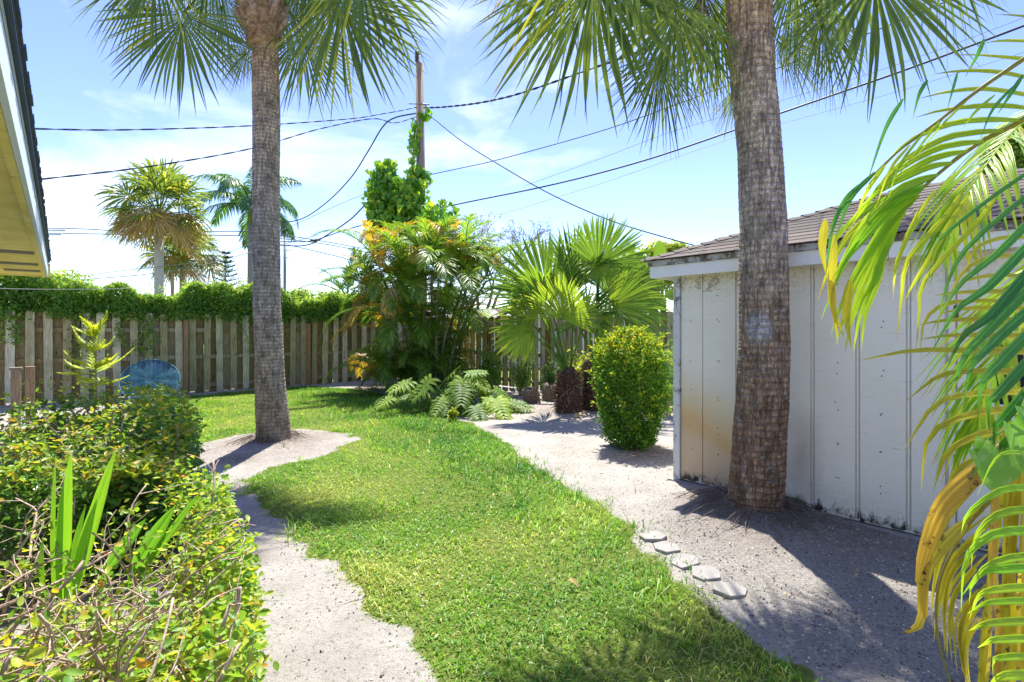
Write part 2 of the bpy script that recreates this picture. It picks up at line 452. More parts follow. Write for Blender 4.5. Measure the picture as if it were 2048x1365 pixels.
M['fence'] = wood_mat('weathered_fence_wood', [(.3, (.25, .21, .12)), (.5, (.49, .435, .26)), (.75, (.65, .59, .40))], .35)
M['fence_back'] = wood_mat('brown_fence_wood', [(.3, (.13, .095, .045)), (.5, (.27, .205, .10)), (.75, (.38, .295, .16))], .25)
M['post'] = wood_mat('orange_fence_post', [(.3, (.2, .11, .05)), (.6, (.36, .21, .1)), (.8, (.42, .28, .16))], .1)
M['pole'] = wood_mat('utility_pole_wood', [(.3, (.15, .095, .06)), (.6, (.28, .19, .125)), (.8, (.36, .26, .18))], 0, (9, 9, .3), knots=False)
M['gatewood'] = wood_mat('pale_gate_wood', [(.3, (.2, .15, .1)), (.5, (.36, .3, .23)), (.75, (.5, .45, .38))], .1)

def plain(name, col, rough=.6, spec=.3, metallic=0, nscale=20, namt=.35, bump=.2):
    k = NT(name)
    n = k.noise(k.coord(), nscale, 6, .65)
    c = k.mix(k.math('MULTIPLY', n, namt * 2), col, tuple(x * .5 for x in col))
    return k.finish(c, rough, k.bump(n, bump, .005), spec, metallic=metallic)
M['dark'] = plain('dark_rubber', (.02, .022, .025), .6)
M['wire'] = plain('cable_black', (.025, .027, .03), .5)
M['wire_pale'] = plain('cable_grey', (.3, .31, .33), .5)
M['steel'] = plain('galvanised_steel', (.35, .36, .37), .45, metallic=.7)
M['insul'] = plain('insulator_brown', (.12, .07, .05), .3)
M['conc'] = plain('concrete', (.36, .34, .31), .9, nscale=30)
M['paver'] = plain('paver_concrete', (.37, .35, .32), .95, nscale=14, namt=.5, bump=.7)
M['clay'] = plain('clay_pipe', (.35, .27, .21), .85)
M['whitewall'] = plain('white_wall', (.75, .76, .78), .7, namt=.08)
M['glass'] = (lambda k: k.finish((.012, .014, .018), .06, spec=.5))(NT('dark_window_glass'))
M['rust'] = plain('rusty_hinge', (.2, .09, .05), .7)
M['seed'] = plain('palm_seeds', (.03, .025, .02), .5)
M['fibre'] = (lambda k: k.finish(k.ramp(k.lf()[0], [(0, (.12, .055, .03)), (.5, (.28, .13, .06)), (1, (.45, .27, .14))]), .85, trans=.12))(NT('palm_fibre'))
M['boot'] = (lambda k: k.finish(k.ramp(k.noise(k.coord(), 25, 5), [(.3, (.2, .11, .06)), (.7, (.48, .34, .2))]), .85, k.bump(k.noise(k.coord(), 60, 4), .5, .01)))(NT('palm_boot'))
M['stump_fibre'] = (lambda k: k.finish(k.ramp(k.lf()[0], [(0, (.05, .03, .02)), (.55, (.15, .08, .05)), (.85, (.26, .15, .09)), (1, (.36, .3, .24))]), .9))(NT('livistona_fibre'))

# ------------------------------------------------------------------ ground
LAWN_PX = [(930, 1420), (900, 1365), (850, 1310), (800, 1250), (730, 1190), (650, 1130), (605, 1090), (566, 1045), (522, 1010), (486, 975),
           (494, 957), (540, 934), (620, 914), (690, 899), (716, 882), (702, 869), (640, 862), (565, 864), (470, 873), (400, 890),
           (330, 905), (150, 890), (20, 872), (150, 830), (310, 806), (360, 796), (450, 785), (560, 777), (660, 776), (740, 782), (800, 796), (870, 811),
           (950, 850), (1040, 905), (1130, 965), (1220, 1040), (1300, 1122), (1400, 1195), (1480, 1255), (1560, 1312), (1615, 1365), (1660, 1420)]
LAWN = np.array([gnd(*p)[:2] for p in LAWN_PX])
LAWN = np.concatenate([LAWN, [[.95, .9], [.2, .7], [-.15, .9]]])

def poly_sd(P, poly):
    """signed distance to a polygon, positive inside"""
    a = poly; b = np.roll(poly, -1, 0)
    d2 = np.full(len(P), 1e9); ins = np.zeros(len(P), bool)
    for p, q in zip(a, b):
        e = q - p
        t = np.clip(((P - p) @ e) / max(e @ e, 1e-12), 0, 1)
        d2 = np.minimum(d2, ((P - p - t[:, None] * e) ** 2).sum(1))
        c = (p[1] > P[:, 1]) != (q[1] > P[:, 1])
        with np.errstate(divide='ignore', invalid='ignore'):
            xi = (q[0] - p[0]) * (P[:, 1] - p[1]) / (q[1] - p[1]) + p[0]
        ins ^= c & (P[:, 0] < xi)
    return np.where(ins, 1, -1) * np.sqrt(d2)

_ph = RNG.uniform(0, 6.28, (14, 2)); _fr = RNG.uniform(.6, 5.0, 14); _dr = RNG.uniform(0, 6.28, 14)
def bumpy(x, y):
    z = 0
    for f, d, p in zip(_fr, _dr, _ph):
        z = z + np.sin(f * (x * math.cos(d) + y * math.sin(d)) + p[0]) / f
    return z
PALM1 = V3(-3.17, 7.07, 0); PALM2 = V3(1.895, 4.18, 0)
def height(x, y):
    z = .006 * bumpy(x, y)
    for c, h, r in ((PALM1, .07, .5), (PALM2, .13, .42), (V3(.13, 9.9, 0), .06, .45), (V3(1.2, 9.3, 0), .08, .6)):
        d2 = (x - c[0]) ** 2 + (y - c[1]) ** 2
        z = z + h * np.exp(-d2 / (2 * r * r))
    fade = np.exp(-(np.maximum(0, np.hypot(x + 1, y - 7) - 9) / 4) ** 2)
    return z * fade

def lawn_mask(x, y):
    P = np.stack([x, y], 1)
    return poly_sd(P, LAWN) + .02 * bumpy(x * 4.3 + 3, y * 4.3) + .02 * bumpy(x * 11, y * 11 + 2)

def axis(lo, hi, step, far):
    c = list(np.arange(lo, hi + 1e-6, step)); s = step; a = c[-1]; b = c[0]
    while a < far or b > -far:
        s *= 1.5; a += s; b -= s
        c.append(a); c.insert(0, b)
    return np.array(c)
gx, gy = axis(-6.2, 4.2, .05, 500), axis(.6, 14.5, .05, 500)
GX, GY = np.meshgrid(gx, gy)
X_, Y_ = GX.ravel(), GY.ravel()
gz = height(X_, Y_)
lm = np.full(X_.shape, -9.0)
near = (np.abs(X_ + 1) < 9) & (Y_ > 0) & (Y_ < 16)
lm[near] = lawn_mask(X_[near], Y_[near])
fine = RNG.normal(size=X_.shape) * .004 * near
gz = gz + fine * (lm < .1)
litter = np.zeros_like(X_)  # dry debris, spread wider round the left palm to darken it like shade
for c, r in ((PALM1, 1.0), (PALM2 + V3(.25, -.05, 0), .8), (V3(.13, 9.9, 0), .6), (V3(1.1, 9.4, 0), .9), (V3(1.6, 6.3, 0), .6), (V3(-2.6, 13.4, 0), 1.6), (V3(-3.2, 6.2, 0), .3)):
    d = np.hypot(X_ - c[0], Y_ - c[1])
    litter = np.maximum(litter, np.clip(1.25 - d / r, 0, 1))
a_, s_ = X_ * EH1[0] + Y_ * EH1[1], X_ * EH2[0] + Y_ * EH2[1]
for (o0h, o1h, s0h, s1h) in ((-.8, .6, .3, 3.4), (-.5, 1.0, 3.7, 7.1)):
    inside = np.minimum(np.minimum(a_ - o0h, o1h - a_), np.minimum(s_ - s0h, s1h - s_))
    litter = np.maximum(litter, np.clip(.5 + inside * 5, 0, 1))
f1s = (X_ + 7.48) * E2[0] + (Y_ - 12.5) * E2[1]; f2s = (X_ - .2) * E1[0] + (Y_ - 13.5) * E1[1]
beyond = np.maximum(f1s, f2s)
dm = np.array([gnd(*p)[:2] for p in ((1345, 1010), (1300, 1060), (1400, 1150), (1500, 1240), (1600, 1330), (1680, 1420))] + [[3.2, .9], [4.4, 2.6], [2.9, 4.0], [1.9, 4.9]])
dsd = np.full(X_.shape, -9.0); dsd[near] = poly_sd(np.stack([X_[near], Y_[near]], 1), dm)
dark_soil_shade = np.clip(dsd / .35 + .5, 0, 1)  # dark gritty soil, its tone partly standing in for shade
litter = np.maximum(litter, np.clip(beyond * 4, 0, 1) * .8)
lm = np.where((beyond > .5), .3, lm)
g = MB()
ny, nx = GX.shape
idx = np.arange(nx * ny).reshape(ny, nx)
q = np.stack([idx[:-1, :-1], idx[:-1, 1:], idx[1:, 1:], idx[1:, :-1]], -1).reshape(-1, 4)
g.add(np.stack([X_, Y_, gz], 1), quads=q, attr=np.stack([np.clip(lm / .12 + .5, 0, 1), litter, dark_soil_shade], 1))
k = NT('sandy_ground')
lf = k.lf()
v = k.coord()
n1 = k.noise(v, 2.2, 6, .6); n2 = k.noise(v, 38, 6, .75); n3 = k.noise(v, 190, 3, .7)
sand = k.ramp(n1, [(.3, (.345, .32, .275)), (.55, (.44, .41, .36)), (.75, (.51, .48, .43))])
sand = k.mix(k.n('ShaderNodeMapRange', {'Value': n2, 'From Min': .52, 'From Max': .66}).outputs[0], sand, (.26, .235, .21))
sand = k.mix(k.n('ShaderNodeMapRange', {'Value': n3, 'From Min': .57, 'From Max': .66}).outputs[0], sand, (.09, .08, .07))
grit = k.ramp(k.noise(v, 60, 6, .85), [(.38, (.06, .053, .046)), (.50, (.23, .21, .185)), (.62, (.46, .43, .385))])
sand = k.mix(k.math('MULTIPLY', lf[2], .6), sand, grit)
lit = k.math('MULTIPLY', lf[1], k.n('ShaderNodeMapRange', {'Value': k.noise(v, 24, 6, .8), 'From Min': .38, 'From Max': .6}).outputs[0])
sand = k.mix(lit, sand, k.ramp(n2, [(.3, (.07, .05, .035)), (.7, (.24, .17, .12))]))
soil = k.ramp(n2, [(.3, (.08, .12, .02)), (.55, (.16, .2, .04)), (.75, (.26, .25, .11))])
gcol = k.mix(k.n('ShaderNodeMapRange', {'Value': k.math('ADD', lf[0], k.math('MULTIPLY', k.math('SUBTRACT', n2, .5), .9)), 'From Min': .35, 'From Max': .6}).outputs[0], sand, soil)
hgt = k.math('ADD', k.math('MULTIPLY', n2, 1.0), k.math('MULTIPLY', n3, .7))
M['ground'] = k.finish(gcol, .95, k.bump(hgt, .8, .022), .1)
ground = tag(g.build('ground', M['ground']), kind='structure')

# ------------------------------------------------------------------ lawn grass
def lawn_points(n, y0, y1, maxd=None):
    lo, hi = LAWN.min(0), LAWN.max(0)
    P = np.stack([RNG.uniform(lo[0], hi[0], n), RNG.uniform(y0, y1, n)], 1)
    m = lawn_mask(P[:, 0], P[:, 1])
    keep = m + RNG.normal(size=n) * .05 > 0
    if maxd is not None: keep &= m < maxd
    # patches that are worn thin
    thin = bumpy(P[:, 0] * 2.6 + 9, P[:, 1] * 2.6)
    keep &= RNG.uniform(size=n) > np.clip((thin - .6) * .5, 0, .55)
    return P[keep], m[keep], thin[keep]
def blades(mb, P, m, thin, L, W, lean):
    n = len(P)
    z = height(P[:, 0], P[:, 1])
    base = np.stack([P[:, 0], P[:, 1], z - .004], 1)
    a = RNG.uniform(0, 6.28, n)
    d = np.stack([np.cos(a), np.sin(a), np.zeros(n)], 1)
    s = np.stack([-np.sin(a), np.cos(a), np.zeros(n)], 1)
    l = (L * RNG.uniform(.45, 1.25, n) * np.clip(1.05 + .45 * bumpy(P[:, 0] * 3.1 + 5, P[:, 1] * 3.1), .75, 1.7) * np.clip(.5 + m * 4, .5, 1))[:, None]
    le = (lean * RNG.uniform(.3, 1.5, n))[:, None]
    w = (W * RNG.uniform(.6, 1.2, n))[:, None]
    up = np.array([0, 0, 1.0])
    mid = base + d * l * le * .35 + up * l * .62
    tip = base + d * l * le * 1.0 + up * l * np.clip(1.05 - le * .55, .25, 1.05)
    v = np.stack([base - s * w, base + s * w, mid - s * w * .85, mid + s * w * .85, tip], 1).reshape(-1, 3)
    b = np.arange(n)[:, None] * 5
    t = np.concatenate([b + [0, 1, 3], b + [0, 3, 2], b + [2, 3, 4]])
    patch = .5 + .22 * bumpy(P[:, 0] * 2.2, P[:, 1] * 2.2 + 4)
    var = np.clip(patch * .6 + RNG.uniform(-.15, .5, n) + thin * .08, 0, .97)
    var = np.where(RNG.uniform(size=n) < .045, 1.0, var)
    at_ = np.zeros((n, 5, 3)); at_[..., 0] = var[:, None]; at_[:, :, 2] = (0, 0, .6, .6, 1)
    mb.add(v, tris=t, attr=at_.reshape(-1, 3))
gm = MB()
blades(gm, *lawn_points(120000, .8, 4.2), .05, .0034, 1.25)
blades(gm, *lawn_points(100000, 4.2, 7.2), .046, .0036, 1.1)
blades(gm, *lawn_points(120000, 7.2, 14), .045, .0042, .9)
# longer tufts along the shaded right edge near the camera
P, m_, th = lawn_points(60000, .9, 3.4)
kq = (P[:, 0] > .35 + .25 * (3.2 - P[:, 1])) & (RNG.uniform(size=len(P)) < .28)
blades(gm, P[kq], m_[kq], th[kq], .11, .0034, 1.3)
P, m_, th = lawn_points(90000, 1, 13.5, .08)
kq = RNG.uniform(size=len(P)) < .35
blades(gm, P[kq], m_[kq], th[kq], .075, .0026, 1.25)
# straggling runners and tufts out over the sand
lo_, hi_ = LAWN.min(0), LAWN.max(0)
P = np.stack([RNG.uniform(lo_[0], hi_[0], 60000), RNG.uniform(1.2, 12, 60000)], 1)
m_ = lawn_mask(P[:, 0], P[:, 1])
clus = bumpy(P[:, 0] * 6.1, P[:, 1] * 6.1 + 7)
kq = (m_ < .02) & (m_ > -.45) & (RNG.uniform(size=len(P)) < np.exp(m_ / .09) * .8 * (clus > -.05))
blades(gm, P[kq], np.full(kq.sum(), .12), np.zeros(kq.sum()), .05, .003, 1.4)
# coarse weed tufts standing above the lawn
P0, m0, t0_ = lawn_points(900, 1.0, 9)
for p in P0[:230]:
    kk = RNG.integers(7, 16); Q_ = p + RNG.normal(size=(kk, 2)) * .012
    blades(gm, Q_, np.full(kk, .3), np.full(kk, ur(-1, 2)), ur(.07, .13), .0032, 1.35)
tag(gm.build('lawn_grass', M['grass'], smooth=False), 'sunny lawn of short green grass with ragged edges', 'grass', kind='stuff')
cl = MB()
P, m_, th = lawn_points(26000, .9, 6)
n = len(P)
nn = np.array([0, 0, 1.0]) + RNG.normal(size=(n, 3)) * .35
dd = RNG.normal(size=(n, 3)); dd[:, 2] *= .2
cl.leaves(np.stack([P[:, 0], P[:, 1], height(P[:, 0], P[:, 1]) + RNG.uniform(.012, .035, n)], 1), dd, nn, RNG.uniform(.012, .03, n), RNG.uniform(.008, .016, n), RNG.uniform(0, 1, n))
tag(cl.build('lawn_weeds', M['clover']), 'small broad leaved weeds growing in the lawn', 'weeds', kind='stuff')

# litter on the sand: dead leaf flakes, twigs and little stones
lt = MB()
n = 9000
P = np.stack([RNG.uniform(-3.5, 3.2, n), RNG.uniform(1.6, 12, n)], 1)
mk = lawn_mask(P[:, 0], P[:, 1])
near_l = np.zeros(n)
for c, r in ((PALM1, .8), (PALM2 + V3(.2, -.2, 0), 1.3), (V3(.13, 9.9, 0), .7), (V3(1.1, 9.2, 0), 1.0), (V3(1.6, 6.2, 0), .6)):
    near_l = np.maximum(near_l, np.clip(1.3 - np.hypot(P[:, 0] - c[0], P[:, 1] - c[1]) / r, 0, 1))
kp = (mk < .02) & (RNG.uniform(size=n) < .12 + .75 * near_l + .4 * (mk > -.18))
P = P[kp]; n = len(P)
lt.leaves(np.stack([P[:, 0], P[:, 1], height(P[:, 0], P[:, 1]) + .008], 1), RNG.normal(size=(n, 3)) * [1, 1, .12], np.array([0, 0, 1.0]) + RNG.normal(size=(n, 3)) * .3,
          RNG.uniform(.008, .04, n), RNG.uniform(.004, .014, n), RNG.uniform(0, 1, n))
M['litter'] = leafmat('dry_litter', [(0, (.06, .045, .035)), (.6, (.2, .14, .09)), (.9, (.34, .26, .18)), (1, (.5, .46, .4))], .1, .8)
tag(lt.build('ground_litter', M['litter']), 'dry leaf flakes and crumbs scattered on the bare sand', 'litter', kind='stuff')

# coarse grit: little stones standing proud of the sand
n = 26000
P = np.stack([RNG.uniform(-1.6, 3.4, n), 1.3 + 5.5 * RNG.uniform(size=n) ** 1.7], 1)
mk = lawn_mask(P[:, 0], P[:, 1]); kd = poly_sd(P, dm) > -.1
kp = (mk < -.02) & (kd | (RNG.uniform(size=n) < .35)); P = P[kp]; kd = kd[kp]; n = len(P)
c = np.stack([P[:, 0], P[:, 1], height(P[:, 0], P[:, 1]) + .001], 1)
r_ = RNG.uniform(.0025, .0075, n)[:, None]
an = RNG.uniform(0, 6.28, n)
ring = [np.stack([np.cos(an + q_ * 1.5708), np.sin(an + q_ * 1.5708), 0 * an], 1) * RNG.uniform(.7, 1.3, (n, 1)) for q_ in range(4)]
v = np.stack([c + ring[0] * r_, c + ring[1] * r_, c + ring[2] * r_, c + ring[3] * r_, c + RNG.normal(size=(n, 3)) * r_ * .3 + UP * r_ * RNG.uniform(.6, 1.2, (n, 1))], 1).reshape(-1, 3)
b = np.arange(n)[:, None] * 5
t = np.concatenate([b + [i, (i + 1) % 4, 4] for i in range(4)])
a = np.zeros((n, 5, 3)); a[..., 0] = RNG.uniform(0, 1, n)[:, None]
gt = MB(); gt.add(v, tris=t, attr=a.reshape(-1, 3))
M['grit'] = (lambda k: k.finish(k.ramp(k.lf()[0], [(0, (.05, .045, .04)), (.45, (.2, .185, .17)), (.8, (.42, .4, .37)), (1, (.62, .6, .57))]), .9))(NT('sand_grit'))
tag(gt.build('sand_grit', M['grit'], smooth=False), 'coarse grit and tiny stones on the bare sand', 'grit', kind='stuff')

# hexagonal pavers half sunk along the right edge of the lawn
pv = [(1305, 1078, 46, 24), (1333, 1100, 48, 26), (1368, 1127, 50, 30), (1412, 1151, 54, 30), (1462, 1185, 52, 36)]
def paver_mesh():
    mb = MB(); r, h = .10, .022
    ring = [(r * ur(.82, 1.12) * math.cos(a + .2 + ur(-.12, .12)), r * ur(.82, 1.12) * math.sin(a + .2 + ur(-.12, .12))) for a in np.arange(6) * math.pi / 3]
    v = [(x, y, 0) for x, y in ring] + [(x * 1.0, y * 1.0, h * .85) for x, y in ring] + [(x * .97, y * .97, h) for x, y in ring]
    qd = [(i, (i + 1) % 6, 6 + (i + 1) % 6, 6 + i) for i in range(6)] + [(6 + i, 6 + (i + 1) % 6, 12 + (i + 1) % 6, 12 + i) for i in range(6)]
    mb.add(v, quads=qd + [(12, 13, 14, 15), (12, 15, 16, 17)])
    return mb.mesh('paver', M['paver'], False)
for i, (x, y, w, h) in enumerate(pv):
    c = gnd(x, y)
    z = float(height(np.array([c[0]]), np.array([c[1]]))[0])
    o = link('paver', paver_mesh(), ground, Matrix.Translation((c[0], c[1], z - .003)) @ Matrix.Rotation(ur(-.06, .06), 4, 'X') @ Matrix.Rotation(ur(-.1, .1), 4, 'Y') @ Matrix.Rotation(ur(0, 1), 4, 'Z'))

# ------------------------------------------------------------------ fences
def fence(base, direction, s0, s1, label, rail_h, posts, pitch=.285, group=None, H=1.83, lab2=None):
    """shadow-box fence: spaced boards on this side, boards over the gaps behind, three rails between"""
    d = unit(direction); nrm = V3(d[1], -d[0], 0)          # towards the camera
    if np.dot(nrm, -np.asarray(base)) < 0: nrm = -nrm
    t = thing('wooden_fence', base, label, 'fence', group)
    meshes = []
    for v in range(5):
        mb = MB(); w = .07; hh = H + ur(-.02, .02); y0, y1 = -.009, .009
        pr = [(-w, .0), (w, .0), (w, hh - .03), (w - .032, hh), (-w + .032, hh), (-w, hh - .03)]
        vv = [(x, y0, z) for x, z in pr] + [(x, y1, z) for x, z in pr]
        mb.add(vv, quads=[(0, 1, 2, 5), (2, 3, 4, 5), (6, 11, 8, 7), (8, 11, 10, 9)] + [(i, i + 6, (i + 1) % 6 + 6, (i + 1) % 6) for i in range(6)])
        meshes.append((mb.mesh('board', M['fence'], False)))
    back = [m.copy() for m in meshes]
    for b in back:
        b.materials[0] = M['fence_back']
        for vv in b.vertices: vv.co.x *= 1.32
    rot = Matrix(((d[0], -nrm[0], 0), (d[1], -nrm[1], 0), (0, 0, 1))).to_4x4()
    s = s0; i = 0
    while s < s1:
        p = np.asarray(base) + d * (s + ur(-.012, .012)) + nrm * .038
        link('board', meshes[i % 5], t, Matrix.Translation((p[0], p[1], ur(.03, .06))) @ rot @ Matrix.Rotation(ur(-.012, .012), 4, 'Y') @ Matrix.Rotation(ur(-.02, .02), 4, 'Z'))
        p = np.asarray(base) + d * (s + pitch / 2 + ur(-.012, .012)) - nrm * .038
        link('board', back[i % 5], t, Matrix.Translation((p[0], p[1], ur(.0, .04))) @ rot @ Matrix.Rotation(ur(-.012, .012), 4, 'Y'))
        s += pitch; i += 1
    for h in rail_h:
        seg = s0
        while seg < s1:
            e = min(seg + 2.44, s1)
            c = np.asarray(base) + d * (seg + e) / 2 + UP * (h + ur(-.01, .01))
            mb = MB(); mb.box(c, d * (e - seg - .006) / 2, nrm * .019, UP * .045)
            mb.build('rail', M['fence_back'], t, False)
            seg = e
    for s, h, off in posts:
        c = np.asarray(base) + d * s + nrm * off
        mb = MB(); mb.box(c + UP * h / 2, d * .045, nrm * .045, UP * h / 2)
        mb.box(c + UP * (h + .004), d * .04, nrm * .04, UP * .006)
        mb.build('post', M['post'], t, False)
    return t
F1 = V3(-7.48, 12.5, 0); F2 = V3(.2, 13.5, 0)
fence(F1, E1, -4.6, 6.3, 'long weathered shadowbox fence at the back left with leafy hedge over its top', (1.5, .87, .2), [(-.2, 1.72, .10), (2.62, 1.66, .10), (-3.0, 1.7, -.1), (5.2, 1.7, -.1)])
fence(F2, -E2, -4.2, 5.2, 'back right wooden fence behind the fan palms with sunlight in its gaps', (1.5, .87, .2), [(-1.4, 1.7, -.1), (1.1, 1.7, .1), (3.5, 1.7, .1)])

# low pale gate fence at the left edge
lf0 = at(32, 800, 6.6); lf0[2] = 0
t = thing('picket_fence', lf0, 'low pale picket fence with a capped brown post at the left edge', 'fence')
dv = -EH1
for i, off in enumerate((0, .2)):
    c = lf0 + EH2 * off * 1.6 + EH1 * off * .6
    hh = (1.0, 1.02)[i]
    mb = MB(); mb.box(c + UP * hh / 2, EH1 * .045, EH2 * .045, UP * hh / 2); mb.build('post', M['post'], t, False)
    if i == 0:
        mb = MB(); mb.box(c + UP * (hh + .016), EH1 * .06, EH2 * .06, UP * .015); mb.build('post_cap', M['gatewood'], t, False)
pk0 = V3(-6.98, 6.75, 0); pdir = unit(V3(-8.29, 8.8, 0) - V3(-6.76, 7.0, 0)); pn_ = V3(pdir[1], -pdir[0], 0)
for i in range(24):
    p = pk0 + pdir * i * .108
    mb = MB(); hh = 1.10 + ur(-.03, .03)
    mb.box(p + UP * (hh / 2 + .04), pdir * .042, pn_ * .009, UP * hh / 2)
    mb.build('picket', M['gatewood'], t, False)
for h in (.3, .85):
    mb = MB(); mb.box(pk0 + pdir * 1.25 - pn_ * .03 + UP * h, pdir * 1.3, pn_ * .018, UP * .04); mb.build('rail', M['gatewood'], t, False)

# ------------------------------------------------------------------ shed
W0 = V3(1.6, 5.2, 0); WD = -E2; WN = -E1            # corner, along the wall to the right, outward
def wp(t_, h, out=0.0): return W0 + WD * t_ + WN * out + UP * h
k = NT('shed_siding_paint')
c = k.n('ShaderNodeTexCoord').outputs['Object']
rel = k.n('ShaderNodeVectorMath', {0: c, 1: tuple(-W0)}, operation='ADD').outputs[0]
tt = k.n('ShaderNodeVectorMath', {0: rel, 1: tuple(WD)}, operation='DOT_PRODUCT').outputs['Value']
zz = k.n('ShaderNodeSeparateXYZ', {0: c}).outputs[2]
tz = k.n('ShaderNodeCombineXYZ', {0: tt, 1: 0.0, 2: zz}).outputs[0]
nb = k.noise(tz, 3.0, 5, .6)
col = k.ramp(nb, [(.3, (.88, .81, .65)), (.7, (.93, .87, .73))])
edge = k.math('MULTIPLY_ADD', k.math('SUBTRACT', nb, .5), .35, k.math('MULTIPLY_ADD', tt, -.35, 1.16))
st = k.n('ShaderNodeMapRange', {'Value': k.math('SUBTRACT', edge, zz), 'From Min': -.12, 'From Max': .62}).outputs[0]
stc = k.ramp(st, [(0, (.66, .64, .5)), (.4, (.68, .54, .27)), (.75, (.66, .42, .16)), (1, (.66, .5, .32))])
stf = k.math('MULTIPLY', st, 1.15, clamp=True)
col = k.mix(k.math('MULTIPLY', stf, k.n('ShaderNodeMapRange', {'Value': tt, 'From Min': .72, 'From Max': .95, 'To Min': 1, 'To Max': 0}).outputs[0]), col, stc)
# pale brown smear right of the trunk
sm = k.n('ShaderNodeVectorMath', {0: k.n('ShaderNodeMapping', {'Vector': tz, 'Scale': (1.0, 1, .35)}).outputs[0], 1: (1.16, 0, .16)}, operation='DISTANCE').outputs['Value']
smf = k.n('ShaderNodeMapRange', {'Value': k.math('ADD', sm, k.math('MULTIPLY', nb, .16)), 'From Min': .1, 'From Max': .27, 'To Min': .55, 'To Max': 0}).outputs[0]
col = k.mix(smf, col, (.36, .27, .22))
gr = k.noise(k.n('ShaderNodeMapping', {'Vector': tz, 'Scale': (70, 1, 3)}).outputs[0], 2, 6, .7)
saw = k.noise(k.n('ShaderNodeMapping', {'Vector': tz, 'Scale': (2.2, 1, 60)}).outputs[0], 1.6, 5, .7)
crk = k.math('MAXIMUM', k.n('ShaderNodeMapRange', {'Value': saw, 'From Min': .62, 'From Max': .68, 'To Max': .75}).outputs[0], k.n('ShaderNodeMapRange', {'Value': gr, 'From Min': .68, 'From Max': .76, 'To Max': .4}).outputs[0])
col = k.mix(crk, col, (.25, .26, .25))
# rot creeping up from the foot of the boards, faint dirt under the eave
ft = k.math('ADD', zz, k.math('MULTIPLY', k.noise(k.n('ShaderNodeMapping', {'Vector': tz, 'Scale': (9, 1, 4)}).outputs[0], 1.6, 6, .8), -.50))
rot = k.n('ShaderNodeMapRange', {'Value': ft, 'From Min': -.19, 'From Max': -.12, 'To Min': 1, 'To Max': 0}).outputs[0]
spl_ = k.math('MULTIPLY', k.n('ShaderNodeMapRange', {'Value': zz, 'From Min': .02, 'From Max': .35, 'To Min': .4, 'To Max': 0}).outputs[0], k.n('ShaderNodeMapRange', {'Value': k.noise(tz, 26, 6, .8), 'From Min': .4, 'From Max': .6}).outputs[0])
col = k.mix(spl_, col, (.3, .26, .2))
pf = k.n('ShaderNodeMapRange', {'Value': k.noise(k.n('ShaderNodeMapping', {'Vector': tz, 'Scale': (5, 1, 2.2)}).outputs[0], 2.2, 7, .78), 'From Min': .655, 'From Max': .67, 'To Max': .35}).outputs[0]
col = k.mix(pf, col, (.42, .41, .37))
col = k.mix(rot, col, (.035, .035, .03))
dt = k.math('MULTIPLY', k.n('ShaderNodeMapRange', {'Value': zz, 'From Min': 1.7, 'From Max': 2.05}).outputs[0], k.n('ShaderNodeMapRange', {'Value': k.noise(tz, 40, 5, .8), 'From Min': .46, 'From Max': .6}).outputs[0])
col = k.mix(k.math('MULTIPLY', dt, .6), col, (.3, .24, .14))
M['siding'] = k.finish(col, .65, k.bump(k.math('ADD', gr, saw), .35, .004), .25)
M['groove'] = plain('siding_groove_paint', (.84, .80, .70), .8, namt=.1)
def peel(name, base, under, lo, hi):
    k = NT(name); v = k.coord()
    f = k.n('ShaderNodeMapRange', {'Value': k.noise(v, 7, 7, .75), 'From Min': lo, 'From Max': hi}).outputs[0]
    return k.finish(k.mix(f, base, k.ramp(k.noise(v, 30, 5), [(.3, under[0]), (.7, under[1])])), .75, k.bump(k.math('MULTIPLY', f, -1.0), .5, .004), .25)
M['fascia'] = peel('shed_fascia_paint', (.86, .84, .77), ((.35, .36, .35), (.5, .5, .47)), .62, .68)
M['eavetrim'] = peel('shed_eave_trim_paint', (.48, .47, .42), ((.13, .08, .05), (.22, .19, .15)), .47, .55)
M['cornertrim'] = peel('shed_corner_paint', (.66, .67, .64), ((.2, .21, .23), (.3, .31, .33)), .55, .6)

shed = thing('garden_shed', W0, 'white wooden shed with rust stained siding and low shingled hip roof', 'shed')
SL, SD, SH = 5.2, 3.0, 2.03
mb = MB(); mb.box(wp(SL / 2, SH / 2 + .03, -SD / 2), WD * (SL / 2 - .02), WN * (SD / 2 - .004), UP * (SH / 2 - .02)); mb.build('wall', M['groove'], shed, False)
mb = MB(); mb.box(wp(SL / 2, -.06, -SD / 2), WD * (SL / 2 + .05), WN * (SD / 2 + .05), UP * .1); mb.build('slab', M['conc'], shed, False)
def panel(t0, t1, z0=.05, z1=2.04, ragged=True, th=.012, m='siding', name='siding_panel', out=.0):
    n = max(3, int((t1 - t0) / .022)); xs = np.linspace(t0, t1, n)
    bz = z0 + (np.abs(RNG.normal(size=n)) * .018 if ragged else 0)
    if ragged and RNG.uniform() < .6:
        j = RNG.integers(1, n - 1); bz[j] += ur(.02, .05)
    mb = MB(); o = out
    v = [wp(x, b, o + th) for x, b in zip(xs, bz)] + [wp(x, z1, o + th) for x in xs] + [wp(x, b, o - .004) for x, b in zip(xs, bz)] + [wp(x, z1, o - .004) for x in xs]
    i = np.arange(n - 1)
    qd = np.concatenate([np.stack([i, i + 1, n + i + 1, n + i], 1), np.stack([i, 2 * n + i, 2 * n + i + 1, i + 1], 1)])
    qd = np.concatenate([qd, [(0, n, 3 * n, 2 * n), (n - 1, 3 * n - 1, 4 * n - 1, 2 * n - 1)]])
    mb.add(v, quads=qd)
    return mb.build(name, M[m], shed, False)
cuts = [.072, .298, .614, .93, 1.246, 1.562, 1.878, 2.10]
